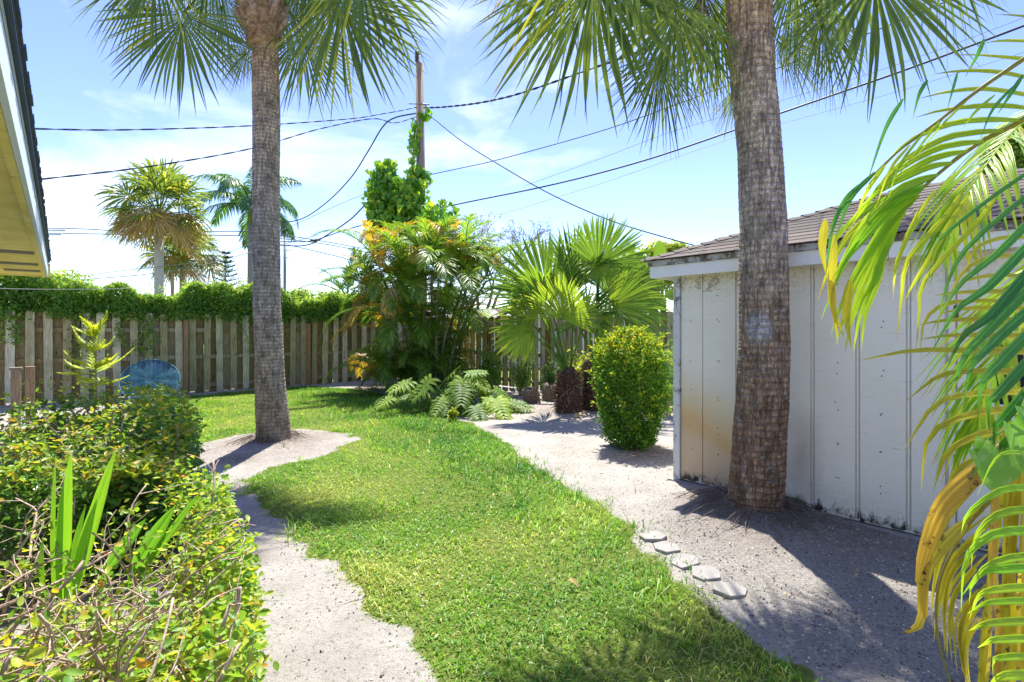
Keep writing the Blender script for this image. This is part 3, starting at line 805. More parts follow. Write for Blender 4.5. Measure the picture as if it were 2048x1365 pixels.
for a, b in zip(cuts[:-1], cuts[1:]):
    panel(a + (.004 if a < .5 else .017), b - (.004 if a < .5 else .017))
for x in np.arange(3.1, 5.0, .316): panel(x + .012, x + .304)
# sawn edges left by the groove strips: thin proud beads beside each wide groove
for x in cuts[3:-1]:
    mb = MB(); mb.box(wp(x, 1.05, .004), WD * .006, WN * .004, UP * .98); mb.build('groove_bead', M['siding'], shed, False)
mb = MB(); mb.box(wp(.032, 1.03, .013), WD * .034, WN * .016, UP * 1.0); mb.build('corner_trim', M['cornertrim'], shed, False)
# nail heads
for px, py in ((1, .46), (1, .9), (1, 1.33), (0, .5), (0, .28)): pass
nb_ = MB()
for x in (.45, .46, 1.42, 1.43, 1.72, 1.71, .18):
    for z in (.32, .58, .9, 1.2, 1.55, 1.86):
        c = wp(x + ur(-.01, .01), z + ur(-.05, .05), .0135)
        nb_.tube([c, c + WN * .0015], .005, 6)
tag(nb_.build('nail_heads', M['dark'], shed), kind='stuff')
# door with a dark pane
dj = MB()
for x, w in ((2.122, .016), (3.075, .016)): dj.box(wp(x, 1.02, .012), WD * w, WN * .02, UP * 1.0)
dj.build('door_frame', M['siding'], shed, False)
d0, d1 = 2.15, 3.05
mb = MB()
for (a, b, z0, z1) in ((d0, 2.335, .07, 2.02), (2.80, d1, .07, 2.02), (2.335, 2.80, .07, 1.02), (2.335, 2.80, 1.44, 2.02)):
    mb.box(wp((a + b) / 2, (z0 + z1) / 2, .008), WD * (b - a) / 2, WN * .012, UP * (z1 - z0) / 2)
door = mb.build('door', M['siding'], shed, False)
mb = MB()
for (a, b, z0, z1) in ((2.30, 2.335, .99, 1.47), (2.80, 2.835, .99, 1.47), (2.335, 2.80, .99, 1.02), (2.335, 2.80, 1.44, 1.47)):
    mb.box(wp((a + b) / 2, (z0 + z1) / 2, .026), WD * (b - a) / 2, WN * .007, UP * (z1 - z0) / 2)
mb.build('window_frame', M['fascia'], door, False)
mb = MB(); mb.box(wp(2.5675, 1.23, .0), WD * .232, WN * .004, UP * .209); mb.build('pane', M['glass'], door, False)
for z in (.62, 1.62):
    mb = MB(); mb.box(wp(2.145, z, .03), WD * .012, WN * .006, UP * .04); mb.tube([wp(2.145, z - .045, .038), wp(2.145, z + .045, .038)], .007, 6)
    mb.build('hinge', M['rust'], door, False)
# eave: fascia, trim board, soffit, hip roof with shingles
Q = .17
ft0 = -Q; ft1 = SL + Q
def ep(t_, h, out): return wp(t_, h, out)
for a, b in ((ft0, 1.795), (1.80, ft1)):
    mb = MB(); mb.box(ep((a + b) / 2, 2.062, Q - .01), WD * (b - a) / 2, WN * .012, UP * .055); mb.build('fascia', M['fascia'], shed, False)
mb = MB(); mb.box(ep((ft0 + ft1) / 2, 2.145, Q + .0), WD * ((ft1 - ft0) / 2 + .012), WN * .022, UP * .026); mb.build('eave_trim', M['eavetrim'], shed, False)
mb = MB(); mb.box(ep(ft0 + .012, 2.062, -SD / 2), WD * .012, WN * (SD / 2 + Q - .024), UP * .055); mb.box(ep(ft0, 2.145, -SD / 2), WD * .02, WN * (SD / 2 + Q - .024), UP * .026); mb.build('end_fascia', M['fascia'], shed, False)
mb = MB(); mb.box(ep(SL / 2, 2.085, -SD / 2), WD * (SL / 2 + Q - .03), WN * (SD / 2 + Q - .03), UP * .006); mb.build('soffit', M['fascia'], shed, False)
PITCH = .385; RUN = SD / 2 + Q; EZ = 2.172
a0 = ft0 - .03; a1 = ft1 + .03; o0 = Q + .04
def rp(a, b, lift=0.0):
    """roof point: a along the eave, b horizontal distance up from the eave"""
    return wp(a, EZ + b * PITCH + lift, o0 - b)
k = NT('asphalt_shingle')
rnd = k.orand(); v = k.coord()
n2 = k.noise(v, 160, 3, .8); n1 = k.noise(v, 3, 5, .6)
cc = k.ramp(rnd, [(0, (.045, .042, .042)), (.5, (.085, .076, .072)), (1, (.16, .135, .12))])
cc = k.mix(k.n('ShaderNodeMapRange', {'Value': n2, 'From Min': .45, 'From Max': .7}).outputs[0], cc, (.05, .05, .055))
cc = k.mix(k.math('MULTIPLY', n1, .5), cc, (.3, .25, .21))
M['shingle'] = k.finish(cc, .95, k.bump(n2, .6, .004), .15)
mb = MB()
RB = RUN + .03
mb.add([rp(a0, 0), rp(a1, 0), rp(a1 - RB, RB), rp(a0 + RB, RB)], quads=[(0, 1, 2, 3)])
bk0, bk1 = wp(a0, EZ, -SD - o0), wp(a1, EZ, -SD - o0)
mb.add([bk1, bk0, rp(a0 + RB, RB), rp(a1 - RB, RB)], quads=[(0, 1, 2, 3)])
mb.add([bk0, rp(a0, 0), rp(a0 + RB, RB)], tris=[(0, 1, 2)])
mb.add([rp(a1, 0), bk1, rp(a1 - RB, RB)], tris=[(0, 1, 2)])
roof = mb.build('roof', M['shingle'], shed, False)
sx = WD; sy = unit(rp(0, 1) - rp(0, 0)); sn = np.cross(sx, sy)
shm = []
for i in range(3):
    mb = MB(); w, l = .158, .165
    mb.add([(-w, 0, .010), (w, 0, .010), (w, l, .004), (-w, l, .004), (-w, 0, .003), (w, 0, .003), (w, l, 0), (-w, l, 0)],
           quads=[(0, 1, 2, 3), (0, 4, 5, 1), (1, 5, 6, 2), (3, 7, 4, 0)])
    shm.append(mb.mesh('shingle', M['shingle'], False))
rotm = Matrix((tuple(sx) + (0,), tuple(sy) + (0,), tuple(sn) + (0,), (0, 0, 0, 1))).transposed()
course = .132; nsh = 0; b = -.012
row = 0
while b * 1 < RB - .06:
    a = a0 + max(b, 0) + .1 + (row % 2) * .16
    while a < min(a1 - max(b, 0) - .15, 4.3):
        p = rp(a, b, .004)
        link('shingle', shm[row % 3], roof, Matrix.Translation(Vector(p)) @ rotm @ Matrix.Rotation(ur(-.008, .008), 4, 'Z') @ Matrix.Rotation(ur(-.012, .006), 4, 'X'))
        a += .323; nsh += 1
    b += course / math.hypot(1, PITCH); row += 1
hd = unit(rp(a0 + RB, RB) - rp(a0, 0))
hl = np.linalg.norm(rp(a0 + RB, RB) - rp(a0, 0))
s = 0.0
hs = unit(np.cross(hd, UP))
while s < hl - .05:
    p = rp(a0, 0) + hd * s + UP * .014
    mb = MB(); w = .1
    u2 = np.cross(hs, hd)
    mb.add([p - hs * w - UP * .03 + u2 * .012, p + u2 * .018, p + hs * w - UP * .03 + u2 * .012, p - hs * w - UP * .03 + hd * .2, p + hd * .2, p + hs * w - UP * .03 + hd * .2],
           quads=[(0, 1, 4, 3), (1, 2, 5, 4)])
    mb.build('hip_shingle', M['shingle'], roof, False)
    s += .14
s = 0.0
while s < 3:
    p = rp(a0 + RB + s, RB, .014); mb = MB(); w = .11
    mb.add([p + WN * w - UP * .035, p + UP * .012, p - WN * w - UP * .035, p + WN * w - UP * .045 + WD * .2, p + WD * .2, p - WN * w - UP * .045 + WD * .2], quads=[(0, 1, 4, 3), (1, 2, 5, 4)])
    mb.build('ridge_shingle', M['shingle'], roof, False); s += .15
# dead vine strands hanging under the eave
dv_ = MB()
for i in range(14):
    x = ur(.0, .62); p = wp(x, 2.0, .02); pts = [p]
    for j in range(6):
        p = p + WD * ur(-.05, .04) - UP * ur(.005, .035) + WN * ur(-.002, .004); pts.append(p)
    dv_.tube(spline(pts, 12), .002, 4)
for i in range(3):
    p = wp(.02, 1.95, .03); pts = [p]
    for j in range(8): p = p + WD * ur(-.015, .02) - UP * ur(.03, .06); pts.append(p)
    dv_.tube(spline(pts, 14), .0022, 4)
tag(dv_.build('dry_vine', M['bark']), 'dry brown vine strands dangling under the left end of the shed eave', 'vine')

# ------------------------------------------------------------------ house eave at the left
def hp(t_, o_, h): return EH2 * t_ + EH1 * o_ + UP * (h + CAMH)
house = thing('house', hp(4, -1.5, -CAMH), 'house corner with yellow soffit and pale blue fascia at the upper left', 'house')
t0, t1 = -1.5, 11.35
k = NT('yellow_soffit_paint'); v = k.coord()
cc = k.ramp(k.noise(v, 2.5, 6, .65), [(.3, (.72, .56, .14)), (.6, (.84, .70, .24)), (.8, (.86, .76, .38))])
cc = k.mix(k.n('ShaderNodeMapRange', {'Value': k.noise(v, 8, 7, .8), 'From Min': .58, 'From Max': .66, 'To Max': .7}).outputs[0], cc, (.25, .17, .06))
M['soffit'] = k.finish(cc, .7, k.bump(k.noise(v, 12, 5), .3, .01), .25)
M['bluefascia'] = plain('pale_blue_fascia_paint', (.68, .76, .80), .55, namt=.12)
M['gutter'] = plain('cream_trim_paint', (.46, .46, .34), .6)
M['dripedge'] = plain('blue_drip_edge', (.06, .10, .18), .6)
def hbox(mb, o0_, o1_, h0, h1, ta=t0, tb=t1):
    return mb.box(hp((ta + tb) / 2, (o0_ + o1_) / 2, (h0 + h1) / 2), EH2 * (tb - ta) / 2, EH1 * abs(o1_ - o0_) / 2, UP * (h1 - h0) / 2)
s_ = MB(); hbox(s_, -1.05, -.165, .875, .89)
soff = s_.build('soffit', M['soffit'], house, False)
for tc in (8.1, 9.5, 10.55):
    mb = MB(); mb.box(hp(tc, -.42, .871), EH2 * .13, EH1 * .2, UP * .003)
    for j in range(7): mb.box(hp(tc - .11 + j * .036, -.42, .866), EH2 * .006, EH1 * .19, UP * .003)
    mb.build('soffit_vent', M['rust'] if False else M['conc'], soff, False)
mb = MB(); hbox(mb, -.21, -.172, .85, .873); mb.build('soffit_edge', M['soffit'], house, False)
mb = MB(); hbox(mb, -.17, -.145, .85, 1.02); mb.build('fascia', M['bluefascia'], house, False)
mb = MB(); hbox(mb, -.17, -.142, 1.024, 1.075); mb.build('eave_trim', M['gutter'], house, False)
mb = MB(); hbox(mb, -.17, -.122, 1.079, 1.10); mb.build('drip_edge', M['dripedge'], house, False)
mb = MB(); mb.box(hp(t1 + .015, -.9, .96), EH2 * .012, EH1 * .78, UP * .11); mb.build('end_fascia', M['soffit'], house, False)
mb = MB(); mb.add([hp(t0, -.12, 1.105), hp(t1 + .06, -.12, 1.105), hp(t1 + .06, -3.2, 1.95), hp(t0, -3.2, 1.95), hp(t0, -.12, 1.12), hp(t1 + .06, -.12, 1.12), hp(t1 + .06, -3.2, 1.97), hp(t0, -3.2, 1.97)],
                  quads=[(0, 1, 2, 3), (7, 6, 5, 4), (0, 4, 5, 1), (1, 5, 6, 2), (3, 2, 6, 7), (0, 3, 7, 4)])
hroof = mb.build('roof', M['shingle'], house, False)
mb = MB()
for j in range(86):
    tc = t0 + j * .15
    mb.box(hp(tc + .07, -.135 + ur(-.004, .006), 1.128 + ur(-.004, .004)), EH2 * .07, EH1 * .03, UP * .007)
tag(mb.build('shingle_edge', M['dripedge'], hroof, False), kind='stuff')
mb = MB(); mb.box(hp((t0 + t1 - .9) / 2, -1.3, -.3), EH2 * (t1 - .9 - t0) / 2, EH1 * .22, UP * 1.19); mb.build('wall', M['whitewall'], house, False)

# ------------------------------------------------------------------ plant builders
def frame(mid, nrm):
    mid = unit(mid); nrm = np.asarray(nrm, float)
    nrm = unit(nrm - mid * np.dot(nrm, mid)); return mid, nrm, np.cross(mid, nrm)

def fan(mb, H, mid, nrm, L, nseg=40, spread=210, fuse=.5, droop=.2, cup=.05, costa=.12, yellow=.1, wide=1.0, base=.35, vee=.0, jit=.6):
    """costapalmate fan blade: segments joined near the hub, free and drooping at their tips"""
    H = np.asarray(H, float); mid, n, side = frame(mid, nrm)
    da = math.radians(spread) / nseg
    sweep = ur(-1, 1)
    for i in range(nseg):
        f = (i / (nseg - 1)) * 2 - 1
        a = f * math.radians(spread) / 2 + ur(-jit, jit) * da
        d = math.cos(a) * mid + math.sin(a) * side
        l = L * (1 - .2 * f * f) * ur(.9, 1.06)
        fs = fuse * ur(.88, 1.1)
        rr = np.array([.03, .25, fs, fs + (1 - fs) * .38, fs + (1 - fs) * .72, 1.0])
        wf = fs * l * math.tan(da / 2) * 1.04 * wide
        w = np.array([.03 * l * math.tan(da / 2) + .002, .25 * l * math.tan(da / 2) * wide * 1.04, wf, wf * .8, wf * .45, .0008])
        st = H + mid * costa * L * max(0, 1 - abs(f)) ** .8
        dr = droop * ur(.3, 2.3); bend = ur(-.10, .10)
        pts = st + d * (rr * l)[:, None] + side * (bend * l * np.clip(rr - .4, 0, 1) ** 2 * 2)[:, None] + n * (cup * l * np.sin(rr * 2.2) + .02 * l * abs(f) + vee * l * rr * abs(f))[:, None] - UP * (dr * l * np.clip(rr - .25, 0, 1) ** 2.2)[:, None]
        var = base + ur(-.25, .3)
        if RNG.uniform() < yellow * (.25 + 2.6 * max(0, np.sign(sweep) * f)): var = ur(.8, 1.0)
        mb.ribbon(pts, w, n, .45, var)
    return mb

def petiole(mb, A, B, r0=.022, r1=.012, sag=.0, var=.5):
    A, B = np.asarray(A, float), np.asarray(B, float)
    m = (A + B) / 2 + UP * np.linalg.norm(B - A) * sag
    mb.tube(curve(A, m, B, 7), np.linspace(r0, r1, 7), 6, var)
    return mb

def pinnate(mb, rach, n=36, L=.35, W=.012, a0=62, a1=28, lift=.35, droop=.25, var=(.2, .8), up=UP, prof=None, start=.12, rr=(.012, .003), segs=4):
    """feather frond: rachis with leaflets in two rows"""
    rach = np.asarray(rach, float); m = len(rach)
    mb.tube(rach, np.linspace(rr[0], rr[1], m), 5, .5)
    tan = np.gradient(rach, axis=0); tan /= np.linalg.norm(tan, axis=1, keepdims=True)
    for i in range(n):
        t = start + (1 - start) * (i + .5) / n
        x = t * (m - 1); j = min(int(x), m - 2); f = x - j
        p = rach[j] * (1 - f) + rach[j + 1] * f
        T = unit(tan[j] * (1 - f) + tan[j + 1] * f)
        S = unit(np.cross(T, up)); Nn = np.cross(S, T)
        a = math.radians(a0 + (a1 - a0) * t)
        l = L * ((math.sin(math.pi * min(1, .12 + t * .86)) ** .6) if prof is None else prof(t))
        for sgn in (-1, 1):
            aa = a + ur(-.12, .12); lf_ = lift + ur(-.12, .12)
            d = math.cos(aa) * T + math.sin(aa) * (sgn * S * math.cos(lf_) + Nn * math.sin(lf_))
            ll = l * ur(.88, 1.08)
            q = np.linspace(0, 1, segs + 1)
            pts = p + d * (q * ll)[:, None] - UP * (droop * ur(.6, 1.5) * ll * q ** 2.2)[:, None]
            w = W * np.array([.5, 1, .95, .6, .05]) if segs == 4 else W * np.array([.6, 1, .05])
            mb.ribbon(pts, w, Nn, .3, ur(*var))
    return mb

def trunk_tube(rows, Z, sides=36, step=.02, ring=.045, amp=.014, rough=.02, plates=26, plate_amp=.02):
    """trunk from photo rows (y, centre x, width): rings of leaf scars in relief"""
    rows = sorted(rows, reverse=True)
    P = []; Wd = []
    for y, cx, w in rows:
        p = at(cx, y, Z); P.append(p); Wd.append(w / 2 / FPX * Z / math.hypot(1, (cx - 1024) / FPX))
    P = np.array(P); hh = P[:, 2]
    zs = np.arange(hh[0], hh[-1], step)
    cx = np.interp(zs, hh, P[:, 0]); rad = np.interp(zs, hh, Wd)
    ker = np.ones(9) / 9
    rad = np.convolve(np.pad(rad, 4, 'edge'), ker, 'valid'); cx = np.convolve(np.pad(cx, 4, 'edge'), ker, 'valid')
    an = np.arange(sides) * 2 * math.pi / sides
    A, Zg = np.meshgrid(an, zs)
    ph = (Zg + .03 * np.sin(A * 1 + Zg * 3) + .018 * np.sin(A * 3 + 1.7 + Zg * 5) + .02 * np.sin(Zg * 17) + .012 * np.sin(Zg * 41 + A * 2) + .01 * np.sin(A * 7 + Zg * 9)) / ring
    saw = (ph % 1.0)
    nz = RNG.normal(size=A.shape); nz = (nz + np.roll(nz, 1, 0) + np.roll(nz, 1, 1) + np.roll(nz, -1, 1)) / 2
    row = np.floor(ph).astype(int); pid = np.floor(A * plates / 6.2832 + (row * .618) % 1 + .25 * np.sin(row * 2.3 + A * 3)).astype(int) % plates
    hsh = np.sin(row * 127.1 + pid * 311.7) * 43758.5453; hsh = hsh - np.floor(hsh)
    nz = nz + (hsh - .5) * plate_amp / max(rough, 1e-6) * 2
    r = rad[:, None] * (1 + amp * (saw - .5) * 2 + rough * .5 * nz + .012 * np.sin(A * 2 + Zg * 1.3) + .01 * np.sin(A * 5 - Zg * 2.1) + .009 * np.sin(Zg * 6.3 + A) + .008 * np.sin(Zg * 13.7 - A * 3))
    v = np.stack([cx[:, None] + r * np.cos(A), Z + r * np.sin(A), Zg], -1)
    nzs = len(zs)
    idx = np.arange(nzs * sides).reshape(nzs, sides)
    q = np.stack([idx[:-1], np.roll(idx[:-1], -1, 1), np.roll(idx[1:], -1, 1), idx[1:]], -1).reshape(-1, 4)
    a = np.zeros((nzs, sides, 3)); a[..., 1] = an / 6.283; a[..., 2] = ((zs - zs[0]) / (zs[-1] - zs[0]))[:, None]
    mb = MB(); mb.add(v.reshape(-1, 3), quads=q, attr=a.reshape(-1, 3))
    return mb, cx[-1]

M['root'] = plain('palm_root_fibre', (.2, .15, .115), .95, nscale=30, namt=.5)
def root_skirt(c, r0, n, m, parent, L=.35):
    mb = MB()
    for i in range(n):
        a = ur(0, 6.28); d = V3(math.cos(a), math.sin(a), 0)
        p0 = c + d * r0 * ur(.8, 1.05) + UP * (float(height(np.array([c[0] + d[0] * r0]), np.array([c[1] + d[1] * r0]))[0]) + ur(.01, .07))
        l = L * ur(.3, 1); e = V3(math.cos(a + ur(-.5, .5)), math.sin(a + ur(-.5, .5)), 0)
        e = unit(e + V3(ur(-.7, .7), ur(-.7, .7), 0)); p2 = p0 + e * l * ur(.4, 1.2); p2[2] = float(height(p2[:1], p2[1:2])[0]) + .002
        mb.tube(curve(p0, p0 + e * l * .4 + UP * .02, p2, 5), ur(.0012, .003), 4, ur(0, 1), cap=False)
    return mb.build('roots', m, parent)

# ------------------------------------------------------------------ left cabbage palm
Z1 = 7.05
rows1 = [(40, 519, 58), (85, 528, 55), (100, 530, 54), (200, 533, 56), (400, 532, 56), (600, 534, 57), (700, 538, 57), (780, 541, 62), (850, 546, 69), (880, 548, 74), (905, 549, 80)]
M['trunk1'] = palm_trunk_mat('left_palm_bark', [(0, (.36, .34, .31)), (.3, (.48, .47, .45)), (.55, (.44, .43, .42)), (.8, (.50, .44, .38)), (.93, (.56, .42, .28)), (1, (.58, .40, .22))], 6.5, .7)
palm1 = thing('palm_tree', (PALM1[0], PALM1[1], 0), 'tall cabbage palm with grey ringed trunk standing in the lawn before the back fence', 'palm tree', 'cabbage palms in the yard')
mb, cx = trunk_tube(rows1, Z1, 96, .011, .042, .02, .014, 22, .005)
mb.build('trunk', M['trunk1'], palm1)
root_skirt(V3(PALM1[0], Z1, 0), .26, 110, M['root'], palm1, .3)
C1 = at(516, -75, Z1)
# boots: fibrous skirt and old leaf bases at the top of the trunk
mb = MB()
c0, c1 = at(527, 92, Z1), at(514, -40, Z1)
n = 900
tt = RNG.uniform(0, 1, n); an = RNG.uniform(0, 6.28, n)
rad_ = .2 + .10 * np.minimum(tt * 2.2, 1)
for t_, a_, r_ in zip(tt, an, rad_):
    d = V3(math.cos(a_), math.sin(a_), 0)
    p = c0 * (1 - t_) + c1 * t_ + d * r_ * ur(.85, 1.08)
    e = d * ur(.0, .35) + UP * ur(-1, .8) + V3(-d[1], d[0], 0) * ur(-.6, .6)
    l = ur(.05, .16)
    mb.ribbon(curve(p, p + e * l * .5 + d * .02, p + e * l - UP * .02, 3), np.array([.005, .004, .0008]), d, .1, ur(0, 1))
mb.build('fibre_skirt', M['fibre'], palm1)
mb = MB()
mb.tube([c0 - UP * .03, c0 * .5 + c1 * .5, c1, C1], [.19, .25, .26, .16], 20)
for i in range(26):
    a_ = i * 2.4; t_ = (i / 26) * .8 + .15; d = V3(math.cos(a_), math.sin(a_), 0)
    p = c0 * (1 - t_) + c1 * t_ + d * .2
    mb.tube([p, p + d * .07 + UP * .12, p + d * .13 + UP * .24], [.05, .045, .03], 6)
mb.build('boots', M['boot'], palm1)

def palm_fans(root, C, Zc, specs, mat, extra, Lx, rnd_dirs, name='frond', seg=44):
    for (hx, hy, dz, tx, ty, dz2, sp, yl, dr) in specs:
        H = at(hx, hy, Zc + dz); T = at(tx, ty, Zc + dz2)
        mid = T - H; L = np.linalg.norm(mid)
        nrm = V3(ur(-.45, .45), -1, .35 + ur(-.3, .3))
        mb = MB()
        fan(mb, H, mid, nrm, L, seg + 8, sp, .5, dr * 1.2, .04, .13, yl * .55, 1.0)
        petiole(mb, C, H, .024, .013, .18, .5)
        mb.build(name, mat, root)
    for i in range(extra):
        az, el, pl = rnd_dirs(i)
        d = V3(math.cos(az) * math.cos(el), math.sin(az) * math.cos(el), math.sin(el))
        H = C + d * pl + UP * .1
        mid = unit(d * 1.0 - UP * ur(.1, .5))
        mb = MB()
        fan(mb, H, mid, UP * 1.0 - d * .5 + V3(ur(-.3, .3), ur(-.3, .3), 0), Lx * ur(.85, 1.1), seg + 6, ur(190, 230), .48, ur(.25, .5), .04, .13, .03)
        petiole(mb, C, H, .024, .013, .12, .5)
        mb.build(name, mat, root)
# hub px, hub py, depth offset, tip px, tip py, depth offset, spread, yellow share, droop
S1 = [(366, 26, -.35, 352, 188, -.5, 185, .12, .10), (318, -60, -.5, 215, 55, -.7, 150, .05, .25), (445, -8, .45, 437, 128, .55, 150, .06, .2),
      (500, 98, .45, 448, 160, .6, 140, .1, .15), (600, 66, .3, 645, 208, .3, 150, .12, .12), (676, -6, -.15, 755, 178, -.3, 160, .22, .14),
      (712, -70, -.1, 812, 95, -.2, 160, .2, .25), (560, -10, .5, 592, 118, .6, 140, .1, .2), (385, -90, .3, 262, 10, .3, 170, .08, .3),
      (640, -70, .5, 700, 60, .6, 190, .1, .3), (610, -90, .6, 650, 60, .8, 170, .03, .3), (430, -90, .5, 385, 55, .6, 160, .02, .3)]
palm_fans(palm1, C1, Z1, S1, M['sabal'], 16, 1.0, lambda i: (abs((i * 2.4 + .3) % 6.283 - 3.1416) - .1, R(24 + 50 * (i / 16)), ur(.9, 1.25)))

# ------------------------------------------------------------------ right cabbage palm
Z2 = 4.18
rows2 = [(-190, 1486, 112), (-60, 1494, 98), (0, 1497, 95), (160, 1505, 92), (300, 1520, 90), (450, 1526, 96), (640, 1528, 101), (800, 1524, 107), (900, 1517, 110), (1000, 1511, 115), (1050, 1509, 119), (1075, 1509, 124)]
spl = at(1512, 655, Z2 - .2)
M['trunk2'] = palm_trunk_mat('right_palm_bark', [(0, (.27, .19, .15)), (.2, (.34, .25, .20)), (.36, (.44, .36, .31)), (.48, (.54, .50, .46)), (.66, (.58, .53, .48)), (.78, (.60, .50, .40)), (.86, (.66, .46, .28)), (1, (.66, .44, .24))], 6.0, 1.0, spl)
palm2 = thing('palm_tree', (PALM2[0], PALM2[1], 0), 'thick cabbage palm trunk with white paint smudge in front of the shed', 'palm tree', 'cabbage palms in the yard')
mb, cx = trunk_tube(rows2, Z2, 120, .008, .037, .010, .016, 34, .005)
mb.build('trunk', M['trunk2'], palm2)
root_skirt(V3(PALM2[0], Z2, 0), .26, 240, M['root'], palm2, .42)
C2 = at(1488, -215, Z2)
mb = MB(); mb.tube([at(1487, -150, Z2), C2, C2 + UP * .3], [.2, .24, .1], 16); 
for i in range(22):
    a_ = i * 2.4; d = V3(math.cos(a_), math.sin(a_), 0); p = at(1488, -150 - i * 3, Z2) + d * .18
    mb.tube([p, p + d * .08 + UP * .1, p + d * .14 + UP * .22], [.05, .045, .03], 6)
mb.build('boots', M['boot'], palm2)
S2 = [(1192, -65, -.25, 1146, 208, -.4, 205, .2, .10), (1230, -170, -.5, 1040, 20, -.7, 150, .12, .3), (1354, 4, -.1, 1312, 205, -.2, 150, .08, .12), (1320, 112, .0, 1302, 272, -.05, 120, .08, .12),
      (1405, -40, .25, 1392, 170, .3, 150, .03, .12), (1440, 0, .45, 1425, 205, .5, 110, .03, .12), (1300, -120, .4, 1290, 90, .5, 170, .06, .25),
      (1550, 75, .4, 1640, 168, .5, 120, .25, .15), (1640, 22, -.05, 1652, 186, -.05, 150, .05, .15), (1590, -70, .25, 1566, 125, .3, 150, .05, .2),
      (1748, -70, -.25, 1768, 168, -.35, 185, .16, .12), (1472, 175, .3, 1446, 262, .32, 60, .25, .05), (1850, -150, .3, 1950, 25, .4, 150, .15, .35),
      (1690, -120, .55, 1740, 60, .6, 180, .05, .25), (1120, -150, .3, 1060, 40, .2, 170, .1, .3)]
palm_fans(palm2, C2, Z2, S2, M['sabal'], 12, 1.0, lambda i: (i * 2.4, R(22 + 50 * (i / 12)), ur(.85, 1.3)), seg=46)
# seed stalks with strings of dark berries
mb = MB(); se = MB()
for (x0, y0, x1, y1, dz) in ((1440, -120, 1402, 175, .2), (1430, -120, 1415, 182, .3), (1335, -60, 1338, 205, .15)):
    A, B = at(x0, y0, Z2 + dz), at(x1, y1 - 60, Z2 + dz)
    pts = curve(A, A + V3(-.15, 0, .1), B, 10); mb.tube(pts, np.linspace(.012, .005, 10), 5)
    for j in range(34):
        p = pts[RNG.integers(3, 10)]; q_ = p + V3(ur(-.12, .12), ur(-.08, .08), -ur(.08, .3))
        pp = curve(p, (p + q_) / 2 + V3(ur(-.05, .05), 0, .02), q_, 6); mb.tube(pp, .0018, 3, cap=False)
        for s_ in range(6):
            c = pp[RNG.integers(1, 6)] + RNG.normal(size=3) * .006
            se.tube([c - UP * .004, c, c + UP * .004], [.002, .0052, .002], 5)
st = mb.build('seed_stalk', M['bark'], palm2)
tag(se.build('seeds', M['seed'], st), kind='stuff')

# ------------------------------------------------------------------ the pair of young fan palms by the back fence
def livistona(bx, by, top_y, w, label, specs, extra):
    b = gnd(bx, by); Z = b[1]; h = CAMH + (HZY - top_y) / FPX * Z
    t = thing('fan_palm', b, label, 'palm tree', 'young fan palms in front of the back right fence')
    r = w / 2 / FPX * Z
    mb = MB(); mb.tube([b - UP * .05, b + UP * .1, b + UP * h * .6, b + UP * h, b + UP * (h + .12)], [r * 1.08, r * .98, r * .85, r * .78, r * .4], 16, .1)
    for i in range(950):
        a = ur(0, 6.28); z = ur(0, h + .05); d = V3(math.cos(a), math.sin(a), 0)
        p = b + UP * z + d * r * (.95 - .2 * z / h)
        e = d * ur(.4, 1.0) + UP * ur(-.6, 1.0) + V3(-d[1], d[0], 0) * ur(-.7, .7)
        l = ur(.04, .13)
        mb.ribbon(curve(p, p + e * l * .5 + UP * .01, p + e * l - UP * .02, 3), np.array([.012, .01, .001]) * ur(.4, 1), d, .1, ur(0, 1))
    mb.build('trunk', M['stump_fibre'], t)
    C = b + UP * h
    for (hx, hy, dz, tx, ty, dz2, sp, dr, bright, ny, rot_) in specs:
        H = at(hx, hy, Z + dz); T = at(tx, ty, Z + dz2); mid = T - H; L = np.linalg.norm(mid)
        mb = MB()
        fan(mb, H, mid, V3(rot_ + ur(-.3, .3), -1, ny + ur(-.2, .3)), L * 1.04, 46, sp, .68, dr * ur(.7, 1.3), .08, .03, .03, 1.06, bright, ur(.15, .45), .15)
        petiole(mb, C + V3(ur(-.06, .06), ur(-.06, .06), -.05), H, .026, .012, .06, .5)
        mb.build('frond', M['livi'], t)
    for i in range(extra):
        az = i * 2.4 + .7; el = R(ur(55, 80)); d = V3(math.cos(az) * math.cos(el), abs(math.sin(az)) * math.cos(el) * .7, math.sin(el))
        H = C + d * ur(.9, 1.25)
        mb = MB(); fan(mb, H, d - UP * .3, UP - d * .6, ur(.75, .95), 40, 230, .6, .25, .06, .03, .03, 1.02, .3)
        petiole(mb, C, H, .024, .012, .05); mb.build('frond', M['livi'], t)
    return t
livistona(1137, 832, 748, 52, 'left fan palm of the pair with bright fronds spreading low to the left',
          [(1066, 650, -.1, 985, 640, -.3, 190, .18, .75, .1, -.2), (1122, 636, -.35, 1140, 548, -.5, 190, .1, .9, .35, .2),
           (1098, 600, .25, 1052, 478, .2, 170, .06, .1, -.1, .1), (1150, 575, .3, 1158, 452, .3, 110, .05, .1, -.1, .2), (1062, 662, -.3, 1000, 700, -.45, 110, .3, .95, .3, -.2),
           (1085, 590, -.1, 1020, 555, -.2, 190, .25, .55, .3, -.3)], 2)
